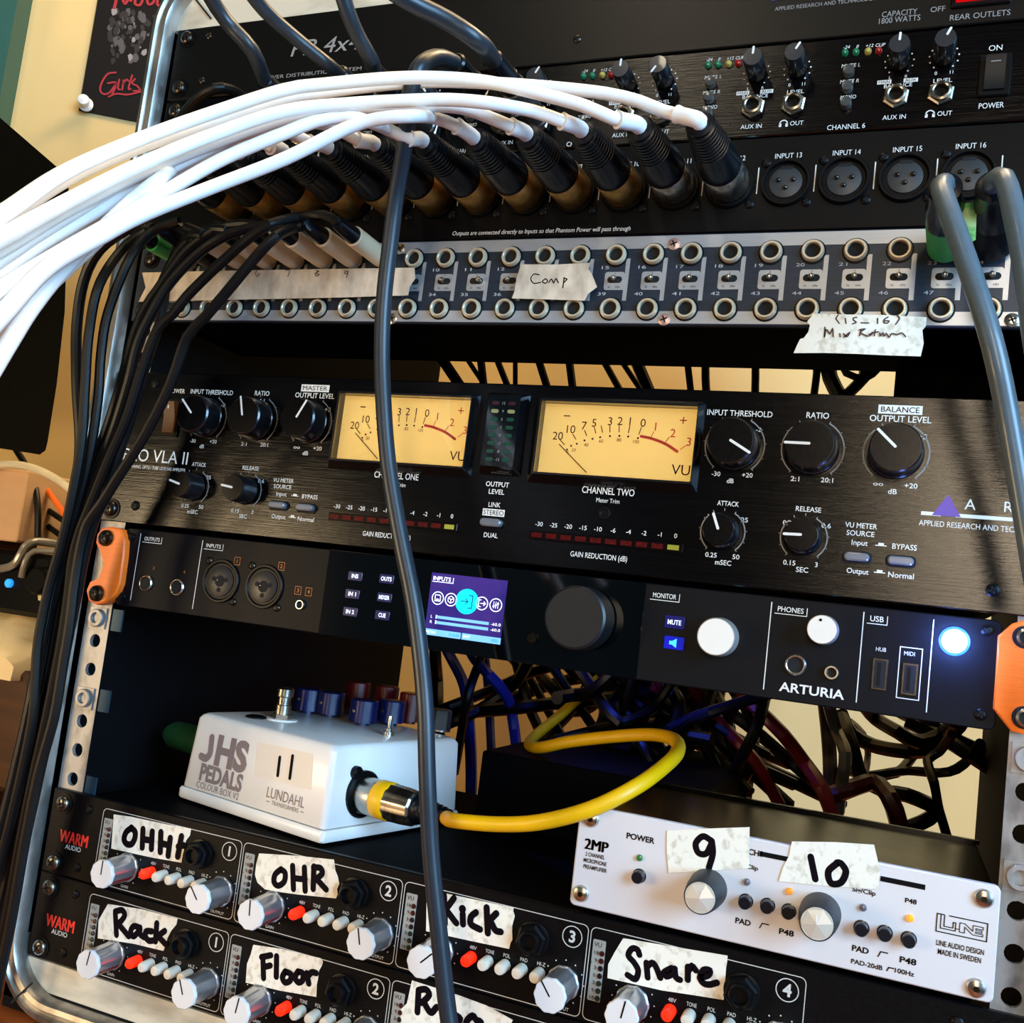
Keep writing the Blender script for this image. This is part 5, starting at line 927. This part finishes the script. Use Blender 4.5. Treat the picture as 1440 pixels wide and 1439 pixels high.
for k in range(1, 13):
    x = XI(k); base = (x, -1.2, ZI); tip = Vector((x - 3, -59, ZI - .6))
    t = thing('microphone_cable', 'white cable whose black boot plugs into the %s round input from the left' % ordn[k], 'cable', (x, -30, ZI - 10), 'white cables plugged into the microphone input panel')
    d = (tip - Vector(base)).normalized()
    m = MB(); m.lathe(base, d, [(9.2, 0), (9.4, .6), (9.4, 17.6), (9.0, 18.2)], 32); m.build('shell', BRAS if k < 8 else NICK if k > 10 else BRAS, t)
    m = MB(); pr = [(9.1, 18), (9.3, 18.6), (9.3, 22), (9.0, 26), (8.6, 31), (8.2, 36)]
    for i in range(9): pr += [(8.1 - .24 * i, 37.4 + 2.1 * i), (8.05 - .24 * i, 38.6 + 2.1 * i), (7.2 - .24 * i, 38.8 + 2.1 * i), (7.2 - .24 * i, 39.3 + 2.1 * i)]
    pr += [(5.4, 57.2), (3.4, 57.6)]
    m.lathe(base, d, pr, 28); m.build('boot', BOOT, t)
    lst, off = WP_[k]
    tp_ = Vector(base) + d * 56
    p1 = tp_ + d * 8 + Vector((-1.0, 0, .8))
    p = [tuple(tp_), tuple(tp_ + d * 5)] + [at(u, v, (yd(u) + off if i > 1 else max(yd(u) + off, -72 - 5 * i))) for i, (u, v) in enumerate(lst)]
    q = Vector(p[-1]) + (Vector(p[-1]) - Vector(p[-2])).normalized() * 60; p.append(tuple(q))
    MB().tube(p, 2.7, 12).build('cord', WHTC, t)
    s = smooth([Vector(a) for a in p], 2); L_ = 0; cut = []
    for i in range(1, len(s)):
        L_ += (s[i] - s[i - 1]).length; cut.append(s[i])
        if L_ > 15: break
    MB().tube(cut, lambda f: 3.3 if f < .85 else 3.8, 12, raw=True).build('strain_relief', WHTC, t)

# ================================================================== black patch cables
CREAM = M('cream_plug_barrel', 'cdbb9c', .42, var=.06)
ybl = lambda v: interp(v, [300, 350, 450, 600, 800, 1300], [-52, -52, -52, -46, -40, -38])
BP = {8: ([(493, 313), (455, 303), (420, 306), (380, 316), (347, 338), (322, 360), (297, 383), (263, 417), (243, 442), (222, 463), (200, 520), (178, 590), (152, 650), (128, 710), (112, 750), (102, 790), (95, 850), (84, 920), (66, 1010), (46, 1100), (28, 1190), (8, 1300), (-15, 1400)], -6),
      7: ([(452, 326), (435, 318), (415, 320), (388, 333), (363, 358), (338, 388), (313, 418), (288, 447), (263, 475), (240, 540), (205, 610), (164, 675), (142, 710), (124, 735), (116, 760), (110, 790), (104, 830), (98, 880), (88, 940), (76, 1010), (54, 1090), (36, 1180), (15, 1300), (-10, 1420)], -14),
      6: ([(412, 325), (392, 316), (363, 319), (322, 330), (288, 350), (260, 375), (238, 400), (222, 425), (195, 480), (180, 540), (158, 610), (130, 680), (105, 760), (90, 850), (74, 940), (54, 1030), (34, 1120), (14, 1220), (-12, 1330)], 2),
      5: ([(375, 332), (362, 320), (347, 316), (313, 320), (288, 333), (263, 353), (243, 378), (222, 408), (205, 433), (190, 467), (170, 540), (148, 610), (120, 680), (98, 750), (82, 830), (64, 920), (46, 1020), (24, 1120), (-10, 1240)], 8),
      4: ([(340, 338), (325, 325), (305, 322), (275, 332), (250, 355), (232, 390), (215, 430), (190, 500), (172, 560), (150, 630), (126, 700), (106, 780), (84, 870), (66, 960), (44, 1060), (20, 1160), (-10, 1270)], 14),
      3: ([(305, 345), (290, 332), (272, 330), (252, 345), (240, 378), (232, 412), (226, 450), (203, 520), (180, 600), (154, 680), (128, 750), (110, 830), (96, 900), (80, 980), (58, 1080), (36, 1180), (10, 1290), (-15, 1380)], 22),
      2: ([(280, 322), (253, 312), (213, 327), (183, 363), (152, 440), (142, 500), (138, 560), (126, 640), (106, 720), (90, 790), (72, 860), (56, 950), (34, 1050), (10, 1150), (-20, 1250)], -2),
      1: ([(245, 328), (215, 320), (178, 345), (140, 400), (125, 470), (120, 540), (115, 620), (103, 690), (88, 760), (68, 830), (54, 900), (50, 950), (46, 1010), (28, 1100), (4, 1200), (-20, 1290)], -8)}
names = {8: 'black patch cable in the cream plug nearest the hanging cable', 7: 'black patch cable in the second cream plug left of the hanging cable', 6: 'black patch cable in the third cream plug left of the hanging cable', 5: 'black patch cable in the fourth cream plug left of the hanging cable', 4: 'black patch cable in the leftmost visible cream plug', 3: 'black patch cable hidden behind the others with its plug in the third patchbay column', 2: 'black patch cable bending over beside the green plug at the patchbay', 1: 'leftmost black patch cable with the green plug in the patchbay'}
for k, (lst, off) in BP.items():
    x = XP(k); t = thing('patch_cable', names[k], 'cable', (x, -20, ZT - 6), 'black patch cables falling at the left of the rack')
    mat = CREAM if k >= 3 else GREEN if k == 1 else PLAS
    m = MB(); m.lathe((x, -2.9, ZT), (-.04, -1, .03), [(4.6, 0), (5.2, .5), (5.2, 27), (4.6, 27.6)], 24); m.build('plug_barrel', mat, t, 'cream plug barrel' if k >= 3 else 'green taped plug barrel' if k == 1 else None)
    b = Vector((x - 1.1, -30.2, ZT + .8))
    m = MB(); m.lathe(tuple(b), (-.1, -1, .1), [(4.4, 0), (4.2, 4), (3.6, 12), (3.1, 14)], 18); m.build('boot', BOOT, t)
    p = [tuple(b + Vector((-.9, -9, .9))), tuple(b + Vector((-1.4, -13.5, 1.6)))] + [at(u, v, max(ybl(v) + off, -75) if i > 1 else -46 + (2 - i) * 1) for i, (u, v) in enumerate(lst[1:])]
    MB().tube(p, 2.55, 10).build('cord', RUBB, t)
cable('patch_cable', 'outermost black cable hanging straight beside the rack over the beige wall', 'cable', at3([(215, 300, -70), (180, 322, -66), (140, 352, -60), (118, 395, -56), (108, 460, -52), (108, 540, -50), (112, 640, -46), (94, 740, -44), (74, 830, -44), (56, 920, -44), (36, 1020, -44), (10, 1130, -44), (-20, 1240, -44)]), 2.7, RUBB, 'black patch cables falling at the left of the rack')
cable('jumper_cable', 'short black cable arching in the left corner above the white cables', 'cable', at3([(228, 215, -8), (245, 180, -22), (268, 150, -34), (292, 130, -40), (312, 124, -38), (335, 132, -25), (352, 150, -10)]), 2.8, RUBB)

# ================================================================== headphone cables from the top
def plug_cable(name, lab, jx, jz, lst, r, mat=RUBB2, d=(-.05, -1, .02), L0=30, group=None, tilt=None):
    t = thing(name, lab, 'cable', (jx, -30, jz - 6), group)
    d = Vector(d).normalized(); b = Vector((jx, -4.2, jz))
    m = MB(); m.lathe(tuple(b), d, [(5.6, 0), (6.6, .6), (6.6, 2.4), (5.9, 3), (6.0, L0 - 8), (6.4, L0 - 6), (6.4, L0), (5, L0 + .6)], 24); m.build('plug_barrel', M('smoked_nickel_plug', '8e8a86', .24, .9, var=.2, scale=(100, 100, 100), rvar=.1), t)
    m = MB(); m.lathe(tuple(b + d * L0), d, [(5.8, 0), (5.6, 6), (5.8, 7), (5.2, 8), (4.8, 22), (3.9, 23)], 20); m.build('boot', BOOT, t)
    p = [tuple(b + d * (L0 + 12)), tuple(b + d * (L0 + 20))] + at3(lst)
    MB().tube(p, r, 14).build('cord', mat, t)
    return t
G_ = 'thick dark cables plugged into the headphone amplifier'
AXK = lambda k: 404.6 - 61.2 * (6 - k)
plug_cable('headphone_cable', 'dark cable entering from the top edge at far left above the white bundle', AXK(1) + 18, 457.2, [(355, 72, -72), (318, 30, -82), (292, -10, -95), (270, -60, -110)], 3.6, group=G_)
plug_cable('headphone_cable', 'dark cable slanting across the printed 4x on the power conditioner', AXK(2), 457.2, [(462, 92, -70), (420, 58, -82), (372, 15, -100), (330, -40, -120)], 3.2, group=G_)
plug_cable('headphone_cable', 'dark cable dropping steeply just right of the printed 4x', AXK(2) + 18, 457.2, [(522, 85, -70), (505, 55, -78), (488, 15, -88), (470, -50, -100)], 3.6, group=G_)
plug_cable('headphone_cable', 'thick blue-grey cable running down from the top edge to the centre jack', AXK(3) + 18, 457.2, [(676, 62, -82), (630, 30, -92), (575, 2, -104), (520, -35, -120)], 3.9, group=G_)
plug_cable('headphone_cable', 'long dark cable hanging down the middle in front of the whole rack', AXK(3), 457.2, [(622, 82, -66), (604, 84, -74), (588, 98, -80), (577, 130, -78), (570, 200, -70), (558, 270, -60), (549, 340, -54), (540, 420, -50), (537, 500, -48), (540, 580, -48), (547, 660, -48), (562, 750, -48), (580, 840, -48), (591, 920, -48), (598, 1000, -50), (601, 1100, -50), (606, 1200, -48), (618, 1320, -46), (632, 1440, -44), (650, 1540, -44)], 3.75, group=G_)

# ================================================================== two cables at the right end of the patchbay
for k, lab, lst, grn in ((23, 'blue-grey cable bending down from the green taped plug at the right of the patchbay', [(1316, 268, -58), (1324, 268, -62), (1337, 305, -68), (1358, 365, -72), (1383, 440, -74), (1402, 510, -74), (1418, 590, -70), (1440, 720, -66), (1460, 840, -64)], True), (24, 'blue-grey cable at the right edge beside the green taped plug', [(1400, 250, -58), (1412, 252, -62), (1426, 300, -68), (1441, 380, -72), (1455, 480, -76), (1475, 600, -70)], False)):
    x = XP(k); t = thing('balanced_cable', lab, 'cable', (x, -30, ZT - 8), 'two thick cables at the right end of the patchbay')
    d = Vector((-.05 - (k - 23) * .03, -1, .05)).normalized(); b = Vector((x, -2.9, ZT))
    m = MB(); m.lathe(tuple(b), d, [(5, 0), (7.4, .6), (7.4, 24), (7.0, 25)], 28); m.build('plug_barrel', GREEN if grn else PLAS, t, 'green taped plug barrel' if grn else None)
    m = MB(); m.lathe(tuple(b + d * 24), d, [(7.2, 0), (7.2, 12), (6.2, 17), (5.8, 24), (6.2, 24.5), (6.2, 27), (4.2, 27.5)], 24); m.build('boot', BOOT, t)
    tp_ = b + d * 49
    q0 = at(*lst[0])
    p = [tuple(tp_), tuple(tp_ + Vector((-.4, -5, .6)))] + at3(lst[1:])
    MB().tube(p, 3.75, 14).build('cord', HEAVY, t)
    if grn:
        m = MB(); m.add(at3([(1350, 287, -40), (1374, 285, -40), (1372, 338, -40), (1356, 345, -40)]) , [(0, 1, 2, 3)]); a_ = at3([(1350, 287, -39.6), (1374, 285, -39.6), (1372, 338, -39.6), (1356, 345, -39.6)])
        m = MB(); m.rings([at3([(1350, 287, -40), (1374, 285, -40), (1372, 338, -40), (1356, 345, -40)]), a_]); m.build('tape_flag', M('green_white_tape', '9fc98a', .5, col2='2f9a42', scale=(160, 160, 160), thr=(.4, .55)), t, 'green and white tape flag')

# ================================================================== tangle of cables behind the rack
rt = random.Random(11)
BL = RUBB; REDC = M('dark_red_cable', '6a1216', .4, var=.2); BLUC = M('blue_lit_cable', '1a2a8a', .4, var=.2); GRYC = M('grey_cable', '4a4a48', .4); DYEL = M('dull_yellow_cable', '7a5a0c', .5); BRC = M('dark_brown_cable', '2a1c0e', .5)  # BLUC: blue light on the tangled cables is put into the jacket colour
def tz(lab, lst, sx, sy, s, r, mat, y, name='cable', grp=None):
    n = len(lst) - 1
    cable(name, lab, 'cable', [at(sx + a / s, sy + b / s, y + 14 * math.sin(2.2 * i + y)) for i, (a, b) in enumerate(lst)], r, mat, grp, 8, 8)
C1 = (560, 900, 2.571); C3 = (1000, 960, 3.273)
tz('black cable falling straight behind the hanging cable under the screen', [(130, -160), (134, 50), (141, 150), (142, 250), (150, 420), (156, 640)], *C1, 5.2, BL, 330)
tz('blue lit cable curving down under the left edge of the screen', [(120, -80), (180, 45), (240, 170), (258, 330), (264, 480), (262, 640)], *C1, 4.6, BLUC, 300)
tz('second blue lit cable crossing under the middle of the screen', [(220, -60), (270, 60), (330, 130), (395, 210), (420, 330), (436, 480), (440, 640)], *C1, 4.4, BLUC, 270)
tz('third blue lit cable dropping to the right of the pedal knobs', [(300, -40), (320, 120), (330, 260), (338, 460), (336, 640)], *C1, 4.0, BLUC, 350)
tz('dark red cable slanting left of the two round white knobs', [(960, 110), (935, 170), (885, 290), (850, 440), (840, 620)], *C1, 4.0, REDC, 260)
tz('dark red cable slanting down right below the monitor knob', [(1030, 130), (1100, 215), (1180, 320), (1290, 440), (1380, 600)], *C1, 4.2, REDC, 250)
tz('dark red cable ending in a slant below the maker name', [(120, 20), (210, 120), (330, 240), (430, 370), (510, 490), (590, 700)], *C3, 4.6, REDC, 240)
tz('blue lit cable crossing below the monitor knob', [(980, 330), (1060, 285), (1130, 262), (1330, 200), (1480, 160)], *C1, 3.8, M('blue_lit_black_cable', '10183a', .35), 220)  # dark cable; the blue light on it is tinted into the jacket
tz('thick black cable sagging in a wide loop behind the right end', [(600, 150), (640, 230), (740, 290), (900, 318), (1030, 300), (1140, 200), (1190, 110)], *C3, 5.4, BL, 350)
tz('black cable arcing just under the interface at the right', [(700, 100), (760, 170), (860, 230), (950, 275), (1060, 240), (1120, 180)], *C3, 5.0, BL, 320)
tz('upper of two parallel black cables slanting to the right post', [(880, 140), (980, 185), (1120, 265), (1310, 350), (1420, 400)], *C3, 5.6, BL, 360)
tz('lower of two parallel black cables slanting to the right post', [(900, 180), (1060, 255), (1180, 330), (1300, 410), (1400, 480)], *C3, 5.2, BL, 340)
tz('thin black cable curling through the middle right gap', [(960, 290), (930, 340), (850, 420), (720, 435), (640, 410)], *C3, 3.6, BL, 370)
tz('thin black cable running nearly level across the right gap', [(680, 440), (780, 425), (900, 408), (1050, 418), (1130, 400), (1190, 350), (1240, 280)], *C3, 3.4, BL, 330)
tz('thin black cable falling with a kink to the silver preamplifier lid', [(1110, 240), (1050, 320), (995, 362), (1025, 460), (1050, 590), (1085, 710), (1110, 830)], *C3, 3.2, BL, 300)
tz('black cable bending in a point above the black lid', [(600, 160), (650, 300), (690, 430), (790, 500), (900, 520), (1030, 580), (1000, 630), (880, 680)], *C3, 5.0, BL, 310)
tz('dark red cable arching just above the black lid', [(560, 520), (640, 490), (750, 462), (820, 530), (860, 640), (880, 760)], *C3, 6.0, M('maroon_cable', '3a0a10', .4), 280)
tz('grey cable hanging in a loop under the maker name', [(540, 100), (575, 220), (618, 330), (600, 470), (585, 600)], *C3, 4.2, GRYC, 270)
tz('dark brown cable falling under the maker name', [(520, 60), (535, 200), (545, 330), (550, 480), (555, 640)], *C3, 5.0, BRC, 300)
tz('thin grey cable curving at the middle right gap', [(640, 180), (700, 240), (722, 330), (710, 420)], *C3, 2.6, GRYC, 380)
for lst in ([(190, 240), (350, 178), (480, 120), (640, 75)], [(170, 268), (400, 250), (600, 228), (800, 210)], [(430, 90), (470, 235), (510, 330), (530, 430)], [(540, 70), (610, 180), (700, 310), (760, 420)], [(720, 100), (640, 240), (560, 330), (500, 420)], [(310, 40), (255, 190), (230, 330)], [(400, 60), (480, 150), (570, 310)], [(780, 120), (700, 190), (640, 200)], [(420, 210), (600, 150), (760, 130)], [(820, 170), (760, 280), (740, 400)], [(860, 130), (830, 260), (900, 420)], [(620, 60), (690, 160), (800, 300), (960, 330)], [(900, 200), (1000, 260), (1130, 400)], [(760, 330), (900, 240), (1060, 180)], [(1000, 160), (1010, 300), (980, 440)], [(1060, 200), (960, 300), (900, 420)], [(1150, 200), (1200, 320), (1180, 470)], [(1250, 190), (1190, 300), (1240, 440), (1330, 480)], [(520, -60), (590, 60), (700, 120), (720, 220), (640, 260), (580, 200)], [(1180, 250), (1290, 330), (1440, 460)], [(940, 130), (1100, 350), (1180, 520)], [(1330, 190), (1290, 330), (1200, 500)], [(480, 60), (420, 160), (300, 250), (190, 300)], [(680, 90), (820, 200), (880, 330), (880, 440)], [(1080, 170), (1030, 280), (1090, 380), (1230, 420), (1400, 500)], [(840, 160), (960, 220), (1080, 330), (1150, 460)], [(740, 420), (860, 330), (1000, 300), (1120, 330), (1260, 460)], [(900, 130), (870, 220), (790, 300), (780, 420)], [(970, 140), (1060, 230), (1060, 330), (990, 450)], [(1130, 180), (1100, 300), (1130, 420), (1200, 520)], [(1220, 200), (1280, 300), (1280, 440), (1220, 560)], [(800, 100), (900, 180), (930, 300), (870, 420)], [(850, 130), (780, 220), (820, 330), (920, 420)], [(990, 150), (920, 250), (820, 300), (700, 330)], [(880, 120), (1000, 200), (1010, 300), (900, 360), (800, 400)], [(1040, 160), (1110, 260), (1060, 380), (940, 420)], [(930, 170), (850, 290), (700, 350), (560, 400)], [(660, 100), (740, 220), (720, 330), (640, 420)], [(1100, 170), (990, 230), (930, 340), (1000, 470)], [(760, 140), (880, 240), (990, 280), (1100, 290), (1210, 350)], [(1160, 190), (1130, 290), (1030, 360), (960, 460)], [(580, 70), (660, 140), (780, 180), (900, 170)], [(970, 180), (870, 200), (760, 260), (690, 400)], [(1080, 190), (1150, 330), (1110, 450), (1060, 560)], [(900, 240), (1010, 330), (1160, 350), (1280, 400)]):
    q0, q1 = lst[0], lst[-1]; e0 = (q0[0] + (q0[0] - lst[1][0]) * .5, q0[1] + (q0[1] - lst[1][1]) * .5); e1 = (q1[0] + (q1[0] - lst[-2][0]) * 1.1, q1[1] + (q1[1] - lst[-2][1]) * 1.1)
    tz('black cable in the dark tangle seen under the audio interface', [e0] + lst + [e1], *C1, rt.uniform(3.4, 5.2), BL, rt.uniform(215, 375), grp='black cables tangled behind the rack')
# cables crossing the narrow gap above the compressor
C6 = (520, 310, 3.128); CR = (940, 310, 2.878)
for a, b, w, mt_ in (((330, 630), (380, 705), 55, BL), ((490, 630), (500, 720), 40, BL), ((570, 640), (600, 715), 34, BL), ((420, 600), (500, 720), 24, BL), ((640, 640), (640, 715), 26, BL), ((750, 640), (775, 720), 38, M('maroon_cable', '3a0a10', .4)), ((880, 640), (890, 722), 42, M('maroon_cable', '3a0a10', .4)), ((1040, 640), (1090, 730), 34, BL), ((1180, 640), (1220, 735), 60, BL), ((1130, 655), (1180, 730), 26, BL), ((1400, 650), (1410, 738), 30, BL)):
    da, db = b[0] - a[0], b[1] - a[1]; cable('cable', 'dark cable crossing the narrow gap above the compressor meters', 'cable', [at(C6[0] + (a[0] + da * f) / C6[2], C6[1] + (a[1] + db * f) / C6[2], 250 + (a[0] % 7) * 14) for f in (-1.2, -.3, .4, 1.1, 1.9)], w / C6[2] / 2 / 1.95, mt_, 'cables in the gap above the compressor', 8, 10)
for pts, w in (([(600, 560), (600, 620), (590, 700), (580, 780)], 30), ([(640, 560), (655, 640), (690, 710), (720, 780)], 60), ([(800, 560), (790, 640), (730, 700), (690, 790)], 46), ([(700, 560), (720, 620), (800, 640), (850, 600)], 30), ([(150, 560), (150, 640), (155, 720), (160, 780)], 34), ([(352, 560), (352, 640), (350, 720), (350, 780)], 32)):
    cable('cable', 'dark cable crossing the narrow gap above the compressor right channel', 'cable', [at(CR[0] + a / CR[2], CR[1] + b / CR[2], 260) for a, b in pts], w / CR[2] / 2 / 2.0, BL, 'cables in the gap above the compressor right side', 8, 8)
